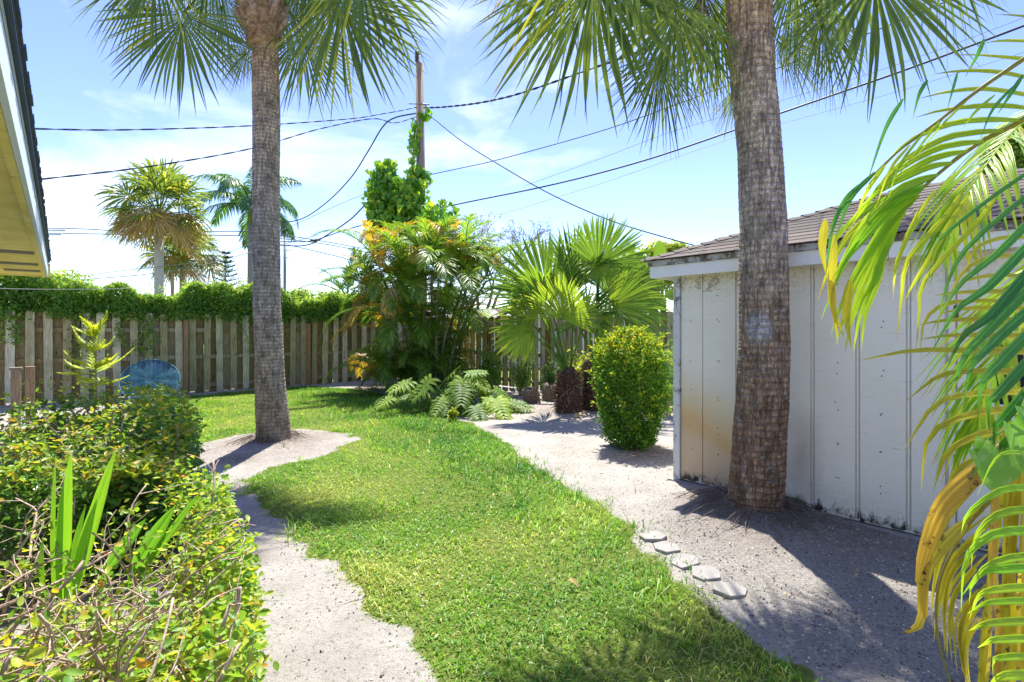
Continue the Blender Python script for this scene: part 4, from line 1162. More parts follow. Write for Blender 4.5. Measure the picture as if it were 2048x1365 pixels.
livistona(1190, 828, 726, 56, 'right fan palm of the pair with one tall folded frond standing up',
          [(1195, 532, -.2, 1235, 432, -.35, 150, .04, .25, .3, .25), (1198, 530, -.22, 1200, 570, -.5, 180, .2, .95, .6, .2), (1222, 616, -.35, 1325, 560, -.5, 130, .3, .75, .5, .1),
           (1225, 622, -.3, 1335, 628, -.35, 110, .35, .3, .5, .1), (1212, 628, -.4, 1200, 665, -.6, 180, .3, .9, .3, .1), (1170, 560, .3, 1120, 500, .4, 180, .1, .1, .2, 0),
           (1215, 590, .2, 1290, 500, .2, 190, .2, .15, .3, .3), (1235, 600, -.1, 1300, 660, -.3, 130, .35, .3, .4, .1)], 2)

# ------------------------------------------------------------------ areca palm clump in the far corner
AR = V3(-1.95, 13.0, 0)
areca = thing('areca_palm', AR, 'big bushy areca palm clump with green and orange fronds in the back corner', 'palm clump')
var_m = {}
def frond_path(L, el, arch, n=10):
    t = np.linspace(0, 1, n); ang = el - arch * t ** 1.3
    x = np.cumsum(np.cos(ang)) * L / n; z = np.cumsum(np.sin(ang)) * L / n
    return np.stack([x, 0 * x, z], 1)
geo = []
for gi, (el, arch) in enumerate(((80, 75), (66, 95), (50, 110), (35, 95), (20, 80))):
    rach = frond_path(1.75, R(el), R(arch))
    mb = MB(); pinnate(mb, rach, 34, .40, .013, 60, 30, .45, .32, (.1, .95), rr=(.014, .003))
    me = mb.mesh('frond', M['areca_g'])
    my = me.copy(); my.materials[0] = M['areca_y']
    mbd = MB(); pinnate(mbd, frond_path(1.45, R(el - 10), R(arch + 35)), 30, .33, .009, 50, 30, -.1, .75, (.1, .95), rr=(.013, .003))
    md = mbd.mesh('frond', M['areca_d'])
    geo.append((me, my, md))
cane_n = 26
for i in range(cane_n):
    a = i * 2.4; rr_ = .12 + .52 * math.sqrt(i / cane_n)
    b = AR + V3(rr_ * math.cos(a), rr_ * math.sin(a) * .8, -.02)
    lean = V3(math.cos(a), math.sin(a) * .7, 0) * ur(.2, .75)
    hc = ur(1.5, 2.9) if i > 3 else ur(2.8, 3.2)
    top = b + lean * hc * .55 + UP * hc
    if i == 5: top = b + V3(-.9, -.4, 1.6)
    cpts = curve(b, b + UP * hc * .5 + lean * .1, top, 9)
    mb = MB(); mb.tube(cpts, np.concatenate([np.linspace(.034, .028, 7), [.036, .02]]), 8, .5); mb.build('cane', M['areca_stem'], areca)
    nf = 8
    for j in range(nf):
        az = a * .0 + j * 2 * math.pi / nf + ur(-.35, .35) + i * .7
        f = j / nf
        gi = int(np.clip(RNG.integers(0, 5) * .8 + (1 if hc < 2 else 0), 0, 4))
        rim = top[2] > 2.2
        u_ = RNG.uniform()
        leftside = (top[0] - AR[0]) < -.1
        mt = 2 if u_ < (.12 if gi >= 3 else .03) else (1 if u_ < (.24 if leftside else .13) else 0)
        sc = ur(.85, 1.2)
        link('frond', geo[gi][mt], areca, Matrix.Translation(Vector(top)) @ Matrix.Rotation(az, 4, 'Z') @ Matrix.Rotation(ur(-.25, .25), 4, 'X') @ Matrix.Scale(sc, 4))
# low suckers that hide the feet of the canes on the left
for i in range(110):
    az = ur(0, 6.28); b = AR + V3(ur(-1.35, .6), ur(-.75, .5), ur(-.02, .9) )
    gi = RNG.integers(0, 5); mt = 0 if RNG.uniform() < .8 else (1 if b[0] < AR[0] - .3 else 0)
    link('frond', geo[gi][mt], areca, Matrix.Translation(Vector(b)) @ Matrix.Rotation(az, 4, 'Z') @ Matrix.Rotation(ur(-.25, .25), 4, 'X') @ Matrix.Scale(ur(.6, .95), 4))
for (x, y, Z, az) in ((705, 640, 13.0, 3.0), (720, 600, 12.9, 2.8), (730, 690, 12.6, 3.3), (735, 560, 13.1, 2.6), (965, 560, 13, .1), (950, 520, 13, .4), (900, 510, 12.6, -1.2), (880, 545, 12.4, -1.5), (760, 520, 12.7, -2.2)):
    link('frond', geo[RNG.integers(2, 5)][1 if RNG.uniform() < .6 else 2], areca, Matrix.Translation(Vector(at(x + 40 * (1 if x < 800 else -1), y - 20, Z))) @ Matrix.Rotation(az, 4, 'Z') @ Matrix.Scale(.8, 4))

# ------------------------------------------------------------------ leafy shapes
def blob(mb, c, rad, n, L, W, shell=.45, var=(0, 1), top_bright=0.0, lump=.12, droop=.3, zmin=None):
    c = np.asarray(c, float); rad = np.asarray(rad, float)
    d = rvec(n)
    ph = RNG.uniform(0, 6, (6, 4))
    lum = sum(np.sin(d @ p[:3] * 2.2 + p[3]) for p in ph) / 3
    r = (1 - shell * RNG.uniform(size=n) ** 1.6) * (1 + lump * lum)
    P = c + d * rad * r[:, None]
    out = d / rad; out /= np.linalg.norm(out, axis=1, keepdims=True)
    Nn = out * .7 + np.array([0, 0, .6]) + RNG.normal(size=(n, 3)) * .45
    D = RNG.normal(size=(n, 3)) + out * .5 - np.array([0, 0, droop])
    D = D - Nn * (np.sum(D * Nn, 1) / np.maximum(np.sum(Nn * Nn, 1), 1e-6))[:, None]
    v = RNG.uniform(var[0], var[1], n)
    v = np.clip(v + top_bright * np.clip(d[:, 2], -.2, 1) + top_bright * .35 * RNG.normal(size=n) * .3, 0, 1)
    if zmin is not None:
        kk = P[:, 2] > zmin; P, D, Nn, v = P[kk], D[kk], Nn[kk], v[kk]
    m = len(P)
    mb.leaves(P, D, Nn, L * RNG.uniform(.65, 1.2, m), W * RNG.uniform(.7, 1.2, m), v)
    return mb

# clipped bush beside the shed
tb = gnd(1272, 902); 
topi = thing('clipped_bush', tb, 'tall clipped green bush with yellow tips beside the shed corner', 'bush')
mb = MB()
n = 15000
zf = RNG.uniform(0, 1, n); an = RNG.uniform(0, 6.283, n)
prof = np.interp(zf, [0, .06, .3, .62, .8, .92, 1.0], [.22, .27, .35, .42, .41, .30, .10])
lum = 1 + .07 * np.sin(an * 3 + zf * 7) + .06 * np.sin(an * 5 - zf * 11 + 1) + .05 * np.sin(an * 2 + 2 - zf * 3)
rr_ = prof * lum * (1 - .3 * RNG.uniform(size=n) ** 2)
P = np.stack([tb[0] - .03 + rr_ * np.cos(an), tb[1] + .15 + rr_ * np.sin(an), .06 + zf * 1.44 + RNG.normal(size=n) * .02], 1)
out = np.stack([np.cos(an), np.sin(an), np.where(zf > .8, (zf - .8) * 6, -.0)], 1)
Nn = out * .6 + np.array([0, 0, .6]) + RNG.normal(size=(n, 3)) * .45
D = RNG.normal(size=(n, 3)) + out * .7 - np.array([0, 0, .3])
gap_ = (np.sin(an * 4 + 1.3) * np.sin(zf * 13 + an * 2) > .62) & (RNG.uniform(size=n) < .75); P[gap_] -= (out[gap_] * .13)
P += np.stack([np.cos(an), np.sin(an), 0 * an], 1) * (.035 * np.sin(an * 9 + zf * 23) + .025 * RNG.normal(size=n))[:, None]
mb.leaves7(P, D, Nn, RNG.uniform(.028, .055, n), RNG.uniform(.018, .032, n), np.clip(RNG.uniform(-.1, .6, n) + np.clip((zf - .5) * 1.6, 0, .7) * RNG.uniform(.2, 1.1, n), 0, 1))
for i in range(70):
    a = ur(0, 6.28); zf0 = ur(.15, 1.0); r0 = float(np.interp(zf0, [0, .06, .3, .62, .8, .92, 1.0], [.30, .36, .42, .465, .44, .32, .10])); l = ur(.05, .16)
    d0 = unit(V3(math.cos(a) * .8, math.sin(a) * .8, ur(.1, .9))); b0 = V3(tb[0] - .03 + r0 * math.cos(a), tb[1] + .15 + r0 * math.sin(a), .06 + zf0 * 1.44)
    m_ = int(6 + l * 60); t_ = RNG.uniform(0, 1, m_)
    mb.leaves7(b0 + d0 * (t_ * l)[:, None] + RNG.normal(size=(m_, 3)) * .01, RNG.normal(size=(m_, 3)) + d0, RNG.normal(size=(m_, 3)) * .6 + UP, RNG.uniform(.028, .055, m_), RNG.uniform(.018, .03, m_), RNG.uniform(.3, 1, m_))
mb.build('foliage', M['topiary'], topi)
mb = MB()
for i in range(26):
    a = ur(0, 6.28); z = ur(.5, 1.35); rr1 = ur(.1, .38)
    p0 = tb + V3(ur(-.08, .08), .15 + ur(-.08, .08), 0); mb.tube(curve(p0, p0 + UP * z * .5, tb + V3(rr1 * math.cos(a), .15 + rr1 * math.sin(a), z), 6), np.linspace(.014, .003, 6), 5)
mb.build('stems', M['bark'], topi)

# hedge behind the left fence, spilling over it
hedge = thing('hedge', F1 + E1 * 1 - V3(0, 0, 0) + E2 * .5, 'long leafy hedge growing over the back left fence', 'hedge')
mb = MB(); n = 46000
s_ = RNG.uniform(-4.8, 6.2, n)
toph = 2.48 + .16 * np.sin(s_ * 1.7) + .10 * np.sin(s_ * 4.1 + 1) + .07 * np.sin(s_ * 9.3 + 2) + np.clip((-3.0 - s_) * .12, 0, .3)
dep = np.abs(RNG.normal(size=n)) * .32
face = RNG.uniform(size=n)
hz = np.where(face < .45, toph - np.abs(RNG.normal(size=n)) * .09, 1.72 + (toph - 1.72) * RNG.uniform(size=n))
q_ = np.where(face < .45, RNG.uniform(-.15, .9, n), -.12 + dep * .5 + .06 * np.sin(s_ * 6))
low = np.interp(s_, [-4.8, 3, 6.2], [1.62, 1.68, 1.75]) + .1 * np.sin(s_ * 5) + .08 * np.sin(s_ * 13 + 1)
hz = np.maximum(hz, low + RNG.normal(size=n) * .05)
P = F1 + s_[:, None] * E1 + q_[:, None] * E2 + hz[:, None] * UP
Nn = -E2 * .5 + UP * .7 + RNG.normal(size=(n, 3)) * .5
D = RNG.normal(size=(n, 3)) - E2 * .4 - UP * .2
vv = np.clip(RNG.uniform(0, .72, n) + np.clip(1 - (toph - hz) * 3.2, 0, 1) * RNG.uniform(.0, .5, n), 0, 1)  # leaves near the top lighter: sunlight put into their colour
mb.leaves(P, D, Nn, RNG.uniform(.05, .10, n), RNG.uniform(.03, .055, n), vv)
ni = 26000          # leaves deep inside the hedge
si = RNG.uniform(-4.8, 6.2, ni); hi_ = RNG.uniform(.3, 1, ni) ** .6 * (2.28 + .16 * np.sin(si * 1.7) + .08 * np.sin(si * 4.1 + 1)); qi = RNG.uniform(.12, .75, ni)
mb.leaves(F1 + si[:, None] * E1 + qi[:, None] * E2 + hi_[:, None] * UP, rvec(ni), rvec(ni), RNG.uniform(.09, .15, ni), RNG.uniform(.06, .09, ni), RNG.uniform(0, .5, ni))
# loose shoots above the clipped line
for i in range(70):
    s0_ = ur(-4.6, 5.8); p = F1 + E1 * s0_ + E2 * ur(-.1, .6) + UP * (2.38 + .15 * math.sin(s0_ * 1.7)); l = ur(.1, .32)
    m = int(14 + l * 60); t_ = RNG.uniform(0, 1, m)
    PP = p + UP * (t_ * l)[:, None] + RNG.normal(size=(m, 3)) * .035
    mb.leaves(PP, RNG.normal(size=(m, 3)) + UP * .5, RNG.normal(size=(m, 3)) + UP, RNG.uniform(.04, .08, m), RNG.uniform(.02, .035, m), RNG.uniform(.3, 1, m))
mb.build('foliage', M['hedge'], hedge)
mb = MB()
for i in range(60):
    s0_ = -4.6 + i * .18; b = F1 + E1 * s0_ + E2 * .35; mb.tube(curve(b, b + UP * 1.2 + E1 * ur(-.2, .2), b + UP * 2.3 + E1 * ur(-.3, .3) + E2 * ur(-.4, .3), 6), np.linspace(.02, .005, 6), 5)
mb.build('stems', M['bark'], hedge)
# creepers hanging down the face of the fence
def creeper(px, y0, y1, wpx, n, label):
    # nearest point of the fence plane along this pixel column
    kx = (px - 1024) / FPX
    s0_ = (kx * F1[1] - F1[0]) / (E1[0] - kx * E1[1])
    p = F1 + E1 * s0_ - E2 * .075
    Z = p[1]; h0 = CAMH + (HZY - y0) / FPX * Z; h1 = CAMH + (HZY - y1) / FPX * Z; w = wpx / FPX * Z / 1.1
    mb = MB(); st = []
    for j in range(max(3, n // 60)):
        a = p + E1 * ur(-w, w) * .4 + UP * h0; pts = [a]
        m = 7
        for i in range(m): pts.append(pts[-1] + E1 * ur(-.07, .07) + UP * (h1 - h0) / m * ur(.6, 1.1) + E2 * ur(-.012, .012))
        st.append(spline(pts, 16))
    for s_ in st: mb.tube(s_, .004, 4)
    allp = np.concatenate(st)
    t = thing('creeper', p + UP * h1, label, 'creeper')
    mb.build('vine_stem', M['bark'], t)
    P = allp[RNG.integers(0, len(allp), n)] + RNG.normal(size=(n, 3)) * [.05, .03, .05]
    lb = MB(); lb.leaves(P, RNG.normal(size=(n, 3)) - UP * .8, -E2 + RNG.normal(size=(n, 3)) * .5 + UP * .4, RNG.uniform(.035, .075, n), RNG.uniform(.025, .05, n), RNG.uniform(0, .8, n))
    lb.build('foliage', M['hedge'], t)
creeper(292, 640, 726, 34, 420, 'leafy creeper hanging down the fence right of the yellow pine seedling')
creeper(150, 640, 745, 60, 260, 'sparse green creeper on the fence behind the yellow pine seedling')
creeper(237, 645, 700, 30, 120, 'small creeper sprig on the fence just above the blue disc')
creeper(475, 640, 710, 30, 70, 'thin creeper wisp on the fence left of the tall palm trunk')
creeper(35, 625, 690, 40, 260, 'creeper clump covering the fence top nearest the left edge')

# ------------------------------------------------------------------ clipped shrubs at the left
def gnarled(p0, d, L, r0, n=7, wob=.35):
    pts = [np.asarray(p0, float)]; d = unit(d)
    for i in range(n):
        d = unit(d + RNG.normal(size=3) * wob * .6); pts.append(pts[-1] + d * L / n)
    return spline(pts, n * 2), np.linspace(r0, r0 * .45, n * 2)

def yard(o_, s_, z): return EH1 * o_ + EH2 * s_ + UP * z
unit_leaf = {}
for v in range(8):
    for key in ('shrub_y', 'shrub_g'):
        mb = MB(); mb.leaves7(np.zeros((1, 3)), np.array([[0, 1., 0]]), np.array([[0, 0, 1.]]), np.array([1.0]), np.array([.58]), np.array([v / 7.0]), .25)
        unit_leaf[key, v] = mb.mesh('leaf', M[key])

def leafset(root, P, D, Nn, L, var, key, n_parts, name='foliage', only=None):
    """nearest leaves as single parts, the rest as one mass"""
    dist = np.linalg.norm(P - V3(0, 0, CAMH), axis=1)
    if only is not None: dist = np.where(only, dist, 1e6)
    order = np.argsort(dist); first = order[:n_parts]; rest = order[n_parts:]
    for i in first:
        d = unit(D[i]); nn_ = unit(Nn[i] - d * np.dot(Nn[i], d)); x = np.cross(d, nn_)
        m = Matrix((tuple(x * L[i]) + (0,), tuple(d * L[i]) + (0,), tuple(nn_ * L[i]) + (0,), (0, 0, 0, 1))).transposed()
        m.translation = Vector(P[i])
        link('leaf', unit_leaf[key, int(round(var[i] * 7))], root, m)
    mb = MB(); mb.leaves7(P[rest], D[rest], Nn[rest], L[rest], L[rest] * RNG.uniform(.45, .62, len(rest)), var[rest], .25)
    return tag(mb.build(name, M[key], root), kind='stuff')

# near hedge: o across (-.75..0.68), s along (0.5..3.35)
nh = thing('clipped_hedge', yard(.1, 2.0, 0), 'near clipped hedge with bare brown branches and yellow orange leaves', 'hedge', 'clipped hedges along the house side')
def nh_omax(s_): return np.interp(s_, [.2, 1.0, 1.4, 2.2, 3.4], [-.15, .18, .33, .58, .68])
def nh_top(o_, s_): return .69 + .07 * np.sin(o_ * 5 + s_ * 2) + .06 * np.sin(s_ * 4.2 + 1) + .03 * np.sin(o_ * 11 + s_ * 7)
br_pts = []
for i in range(235):
    o_, s_ = ur(-.8, .45), ur(.55, 3.1)
    p0 = yard(o_, s_, ur(.05, .4))
    d = V3(ur(-.1, .9), ur(-.2, .45), ur(.25, .8))
    pts, rad_ = gnarled(p0, d, ur(.4, 1.05), ur(.004, .0095) if s_ > 1.3 else ur(.003, .0055))
    # keep the clipped outline
    oo = pts @ EH1; zz_ = pts[:, 2]
    kk = (oo < nh_omax(pts @ EH2)) & (zz_ < nh_top(oo, pts @ EH2) + .07)
    kk = np.cumprod(kk).astype(bool)
    if kk.sum() < 4: continue
    mb = MB(); mb.tube(pts[kk], rad_[kk], 6, ur(0, 1)); mb.build('branch', M['bark'], nh)
    br_pts.append(pts[kk])
tw = MB()
tips = []
for bp in br_pts:
    for j in range(9):
        p = bp[RNG.integers(1, len(bp))]; d = V3(ur(-.6, .9), ur(-.6, .6), ur(-.1, .8))
        pts, rad_ = gnarled(p, d, ur(.08, .26), .0032, 4, .4)
        oo = pts @ EH1
        if (oo > nh_omax(pts @ EH2) + .04).any() or (pts[:, 2] > nh_top(oo, pts @ EH2) + .09).any(): continue
        tw.tube(pts, rad_, 4, ur(0, 1), cap=False); tips.append(pts[2:])
tag(tw.build('twigs', M['bark'], nh), kind='stuff')
tips = np.concatenate(tips)
# stubs cut short
n = 8500
P = tips[RNG.integers(0, len(tips), n)] + RNG.normal(size=(n, 3)) * .025 - UP * .03
n2_ = 11000      # leaves crowding the right face and the top rim
s_ = RNG.uniform(.4, 3.3, n2_); zf = RNG.uniform(.02, 1, n2_); o_ = nh_omax(s_) + .02 - .16 * np.abs(RNG.normal(size=n2_)) * .8 - .10 * np.clip(zf - .75, 0, 1)
P2 = s_[:, None] * EH2 + o_[:, None] * EH1 + (zf * nh_top(o_, s_))[:, None] * UP
P = np.concatenate([P, P2]); n = len(P)
Nn = RNG.normal(size=(n, 3)) * .55 + UP * .8 + EH1 * .25
D = RNG.normal(size=(n, 3)) * [1, 1, .6]
leafset(nh, P, D, Nn, RNG.uniform(.02, .045, n), np.clip(RNG.beta(1.4, 1.9, n), 0, 1), 'shrub_y', 280, only=(P @ EH1 > .0) | (P[:, 1] > 1.2))

# far shrub
fs = thing('clipped_hedge', yard(.5, 5.8, 0), 'far clipped hedge with dark green lower leaves and sunlit yellow top', 'hedge', 'clipped hedges along the house side')
def fs_omax(s_): return np.interp(s_, [3.9, 5, 6.5, 7.1], [.56, .78, 1.02, .9]) + .09 * np.sin(s_ * 4.4) + .06 * np.sin(s_ * 9.1 + 1)
def fs_top(o_, s_): return .90 + .09 * np.sin(o_ * 4 + s_ * 2) + .08 * np.sin(s_ * 3.7 + 1) + .03 * np.sin(o_ * 11 + s_ * 7) - .24 * np.clip(4.9 - s_, 0, 1) - .2 * np.clip(o_ - .75, 0, 1)
br_pts = []
for i in range(90):
    o_, s_ = ur(-.4, 1.0), ur(4.0, 7.0)
    pts, rad_ = gnarled(yard(o_, s_, ur(.02, .3)), V3(ur(-.3, .8), ur(-.4, .4), ur(.4, 1)), ur(.5, .9), ur(.008, .014))
    kk = (pts[:, 2] < fs_top(pts @ EH1, pts @ EH2) + .02) & (pts @ EH1 < fs_omax(pts @ EH2)); kk = np.cumprod(kk).astype(bool)
    if kk.sum() < 4: continue
    mb = MB(); mb.tube(pts[kk], rad_[kk], 5, ur(0, 1)); mb.build('branch', M['bark'], fs); br_pts.append(pts[kk])
tw = MB(); tips = []
for bp in br_pts:
    for j in range(8):
        p = bp[RNG.integers(1, len(bp))]
        pts, rad_ = gnarled(p, V3(ur(-.7, .7), ur(-.7, .7), ur(0, .9)), ur(.1, .25), .0035, 4, .4)
        if (pts[:, 2] > fs_top(pts @ EH1, pts @ EH2) + .08).any(): continue
        tw.tube(pts, rad_, 4, ur(0, 1), cap=False); tips.append(pts[2:])
tag(tw.build('twigs', M['bark'], fs), kind='stuff')
tips = np.concatenate(tips)
n = 9500
P = tips[RNG.integers(0, len(tips), n)] + RNG.normal(size=(n, 3)) * .03
n2_ = 9000
s_ = RNG.uniform(3.9, 7.1, n2_); zf = RNG.uniform(.02, 1, n2_) ** .8
o_ = RNG.uniform(size=n2_)
s_ = np.where(RNG.uniform(size=n2_) < .35, 3.95 + .3 * np.abs(RNG.normal(size=n2_)), s_)
o_ = np.where(o_ < .6, fs_omax(s_) - .2 * np.abs(RNG.normal(size=n2_)), -.4 + (o_ - .6) / .4 * (fs_omax(s_) + .4))
P2 = s_[:, None] * EH2 + o_[:, None] * EH1 + (zf * fs_top(o_, s_))[:, None] * UP
P = np.concatenate([P, P2]); P = P[(P @ EH1) < fs_omax(P @ EH2) + .05]; n = len(P)
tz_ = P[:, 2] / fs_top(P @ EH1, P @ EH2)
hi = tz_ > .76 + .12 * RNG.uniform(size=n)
Nn = RNG.normal(size=(n, 3)) * .5 + UP * .8 + EH1 * .2; D = RNG.normal(size=(n, 3)) * [1, 1, .6]
Ls = RNG.uniform(.04, .07, n)
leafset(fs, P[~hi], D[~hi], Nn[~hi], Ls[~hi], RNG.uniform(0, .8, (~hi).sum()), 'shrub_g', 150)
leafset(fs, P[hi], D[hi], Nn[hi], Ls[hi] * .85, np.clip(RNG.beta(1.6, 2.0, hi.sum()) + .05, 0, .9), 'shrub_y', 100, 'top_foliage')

# sword leaved seedlings standing in the near hedge
def sword(label, leaves_, Z, cat='palm seedling'):
    b = at(leaves_[0][0], leaves_[0][1], Z); b[2] = 0
    t = thing('palm_seedling', b, label, cat, 'palm seedlings growing through the near hedge')
    for (x0, y0, x1, y1, w, var) in leaves_:
        A = at(x0, y0, Z + ur(-.03, .03)); B = at(x1, y1, Z + ur(-.05, .05))
        root_ = V3(b[0] + (A[0] - b[0]) * .3, b[1], .05)
        mid = (A + B) / 2 + V3(0, -.02, 0)
        pts = np.concatenate([[root_], curve(A, mid, B, 8)])
        ww = w * np.array([.12, .4, .75, .95, 1, .95, .8, .5, .03])
        # pleated blade: two folded ribbons side by side
        mb = MB(); nrm = V3(ur(-.35, .35), -1, .1)
        sd_ = unit(np.cross(B - A, nrm))
        sd4 = (ww * .5)[:, None] * sd_
        mb.ribbon(pts - sd4, ww * .5, nrm, .5, var); mb.ribbon(pts + sd4, ww * .5, nrm, .5, var)
        mb.build('leaf', M['sword'], t)
sword('upright bright green sword leaved seedling at the left of the near hedge', [(130, 1215, 143, 902, .026, .85), (110, 1215, 112, 908, .011, .75), (146, 1200, 233, 897, .028, .95), (92, 1190, 86, 1075, .016, .6), (122, 1210, 128, 960, .02, .5), (150, 1190, 196, 985, .022, .7), (136, 1200, 172, 1010, .02, .3)], 2.12)
sword('low dark pleated seedling leaning right inside the near hedge', [(262, 1152, 352, 1010, .034, .2), (212, 1142, 292, 1038, .03, .1), (282, 1150, 402, 982, .016, .35)], 2.35)

# little yellow green pine seedling by the fence
nb0 = at(187, 905, 8.6); nb0[2] = 0
nps = thing('pine_seedling', nb0, 'small yellow green pine seedling standing before the back left fence', 'pine seedling')
Zn = 8.6
tp = at(190, 668, Zn)
mb = MB(); mb.tube([nb0, nb0 * .5 + tp * .5 + V3(.03, 0, 0), tp], [.016, .012, .006], 6); mb.build('trunk', M['bark'], nps)
for (yy, Lb, m, el) in ((670, .24, 7, .9), (704, .30, 6, .55), (742, .62, 8, .32), (770, .45, 6, .2)):
    c = at(189, yy, Zn)
    for j in range(m):
        az = j * 2 * math.pi / m + ur(-.5, .5); d = V3(math.cos(az), math.sin(az), el * ur(.3, 1.6))
        c = at(189, yy + ur(-7, 7), Zn); pts = curve(c, c + d * Lb * .5 - UP * .05, c + d * Lb * ur(.5, 1.15) + UP * ur(-.05, .2), 7)
        mb = MB(); mb.tube(pts, .004, 4)
        for q_ in range(26):
            t_ = (q_ + 1) / 27; x = t_ * 6; i0 = min(int(x), 5); p = pts[i0] * (1 - (x - i0)) + pts[i0 + 1] * (x - i0)
            for sg in (-1, 1):
                sd_ = unit(np.cross(d, UP)) * sg
                e = p + (sd_ * .8 + unit(d) * .8 + UP * ur(-.2, .5)) * (.15 * (1.15 - t_))
                mb.ribbon(np.array([p, (p + e) / 2 + UP * .01, e]), np.array([.006, .008, .002]), UP, .1, ur(.2, 1))
        mb.build('branch', M['seedling'], nps)

# blue disc leaning on the fence
dc = at(305, 812, 10.9); dc[2] = .02
disc = thing('plastic_disc', dc, 'round translucent blue plastic disc leaning against the back fence', 'disc')
k = NT('blue_plastic_film'); lf = k.lf()
cc = k.ramp(lf[0], [(0, (.02, .10, .26)), (.5, (.05, .19, .30)), (1, (.12, .32, .38))])
p_ = k.n('ShaderNodeBsdfPrincipled', {'Base Color': cc, 'Roughness': .22, 'Specular IOR Level': .6, 'Normal': k.bump(k.noise(k.coord((14, 14, 2)), 2, 4), .35, .02)})
tr = k.n('ShaderNodeBsdfTransparent', {'Color': (.45, .72, .78, 1)})
tl = k.n('ShaderNodeBsdfTranslucent', {'Color': cc})
m1 = k.n('ShaderNodeMixShader', {0: .4, 1: p_.outputs[0], 2: tl.outputs[0]})
m2 = k.n('ShaderNodeMixShader', {0: .5, 1: m1.outputs[0], 2: tr.outputs[0]})
k.t.links.new(m2.outputs[0], k.out.inputs['Surface']); M['disc'] = k.m
a_up = unit(E2 * .62 + UP * .78); a_s = E1 * .93 + V3(.2, -.1, 0); a_s = unit(a_s - a_up * np.dot(a_s, a_up)); rD = .53
cD = dc + a_up * rD
mb = MB(); nr, na = 8, 56
v = [cD]; at_l = [[.5, 0, 0]]
an = np.arange(na) * 2 * math.pi / na
nD = np.cross(a_s, a_up)
for i in range(1, nr + 1):
    for a in an:
        f = i / nr
        v.append(cD + (a_s * math.cos(a) + a_up * math.sin(a)) * rD * f + nD * (.035 * (1 - f * f) + .010 * f * math.sin(9 * a)))
        at_l.append([.5 + .25 * math.sin(a * 3 + 1) * f - .3 * math.sin(a) * f, 0, f])
ti = [(0, 1 + j, 1 + (j + 1) % na) for j in range(na)]
qd = [(1 + (i - 1) * na + j, 1 + i * na + j, 1 + i * na + (j + 1) % na, 1 + (i - 1) * na + (j + 1) % na) for i in range(1, nr) for j in range(na)]
mb.add(v, tris=ti, quads=qd, attr=at_l)
mb.build('film', M['disc'], disc)
mb = MB(); mb.tube([cD + (a_s * math.cos(a) + a_up * math.sin(a)) * rD for a in np.append(an, an[0])], .011, 6, cap=False); mb.build('rim', plain('blue_disc_rim', (.10, .26, .34), .4), disc)

# ------------------------------------------------------------------ split-leaf philodendron in front of the areca
pb = gnd(905, 832); pb = pb + V3(0, .35, 0)
ph = thing('philodendron', pb, 'split leaf philodendron with big lobed leaves at the edge of the lawn', 'plant')
def lobed(mb, base, mid, nrm, L, lobes=8, var=.5):
    """deeply cut leaf: finger lobes along both sides of the midrib"""
    mid, n, side = frame(mid, nrm)
    mb.tube(curve(base, base + mid * L * .5 + n * .02, base + mid * L * .9 - UP * .1 * L, 6), np.linspace(.007, .002, 6), 4, var)
    # web along the midrib
    c = curve(base, base + mid * L * .5 + n * .02, base + mid * L * .95 - UP * .12 * L, 9)
    mb.ribbon(c, L * .13 * np.array([.9, 1.0, 1, 1, .9, .8, .6, .4, .05]), n, .25, var)
    for i in range(lobes):
        t = (i + .3) / lobes
        p = c[min(int(t * 8), 8)]
        for sg in (-1, 1):
            a = math.radians(125 - 95 * t + ur(-6, 6)); d = math.cos(a) * mid + sg * math.sin(a) * side
            l = L * (.58 - .30 * abs(t - .25)) * ur(.85, 1.1)
            pts = curve(p, p + d * l * .5 + n * .03, p + d * l - UP * .22 * l, 6)
            mb.ribbon(pts, L * .055 * np.array([.8, .9, 1.15, 1.15, .75, .05]) , n, .2, np.clip(var + ur(-.15, .15), 0, 1))
for i in range(40):
    az = i * 2.4 + ur(-.3, .3); el = R(ur(10, 75)); d = V3(math.cos(az) * math.cos(el), math.sin(az) * math.cos(el) * .8, math.sin(el))
    c0 = pb + V3(ur(-.45, .55), ur(-.2, .2), 0)
    tip = c0 + d * ur(.45, .85)
    if tip[2] < .15: tip[2] = ur(.15, .4)
    mb = MB(); out = unit(V3(d[0], d[1], ur(-.6, .15)))
    petiole(mb, c0, tip, .011, .007, .06, .4)
    lobed(mb, tip, out, UP - .5 * out + V3(0, -.45, 0), ur(.30, .48), 9, ur(0, 1))
    mb.build('leaf', M['philo'], ph)

# ------------------------------------------------------------------ small shrubs along the right fence
def shrub(name, px, py_base, Z, h, w, n, mat, label, L=.05, W=.028, var=(0, 1), cat='shrub', lean=0):
    b = at(px, py_base, Z); b[2] = 0
    t = thing(name, b, label, cat)
    st = MB(); mb = MB()
    for i in range(max(6, n // 90)):
        a = ur(0, 6.28); r = w * math.sqrt(ur(0, 1)); top = b + V3(r * math.cos(a) + lean, r * math.sin(a) * .7, h * ur(.45, 1))
        pts = curve(b + V3(ur(-.05, .05), ur(-.05, .05), 0), b + UP * h * .35 + (top - b) * .15, top, 8); st.tube(pts, np.linspace(.010, .003, 8), 4)
        m = 90; tt = RNG.uniform(.25, 1, m); P = pts[np.clip((tt * 7).astype(int), 0, 7)] + RNG.normal(size=(m, 3)) * .06 * (h / 1.0)
        mb.leaves(P, RNG.normal(size=(m, 3)) - UP * .3, RNG.normal(size=(m, 3)) * .6 + UP * .7 - E1 * .3, L * RNG.uniform(.6, 1.25, m), W * RNG.uniform(.7, 1.2, m), np.clip(RNG.uniform(*var, m), 0, 1))
    st.build('stems', M['bark'], t); mb.build('foliage', M[mat], t)
    return t
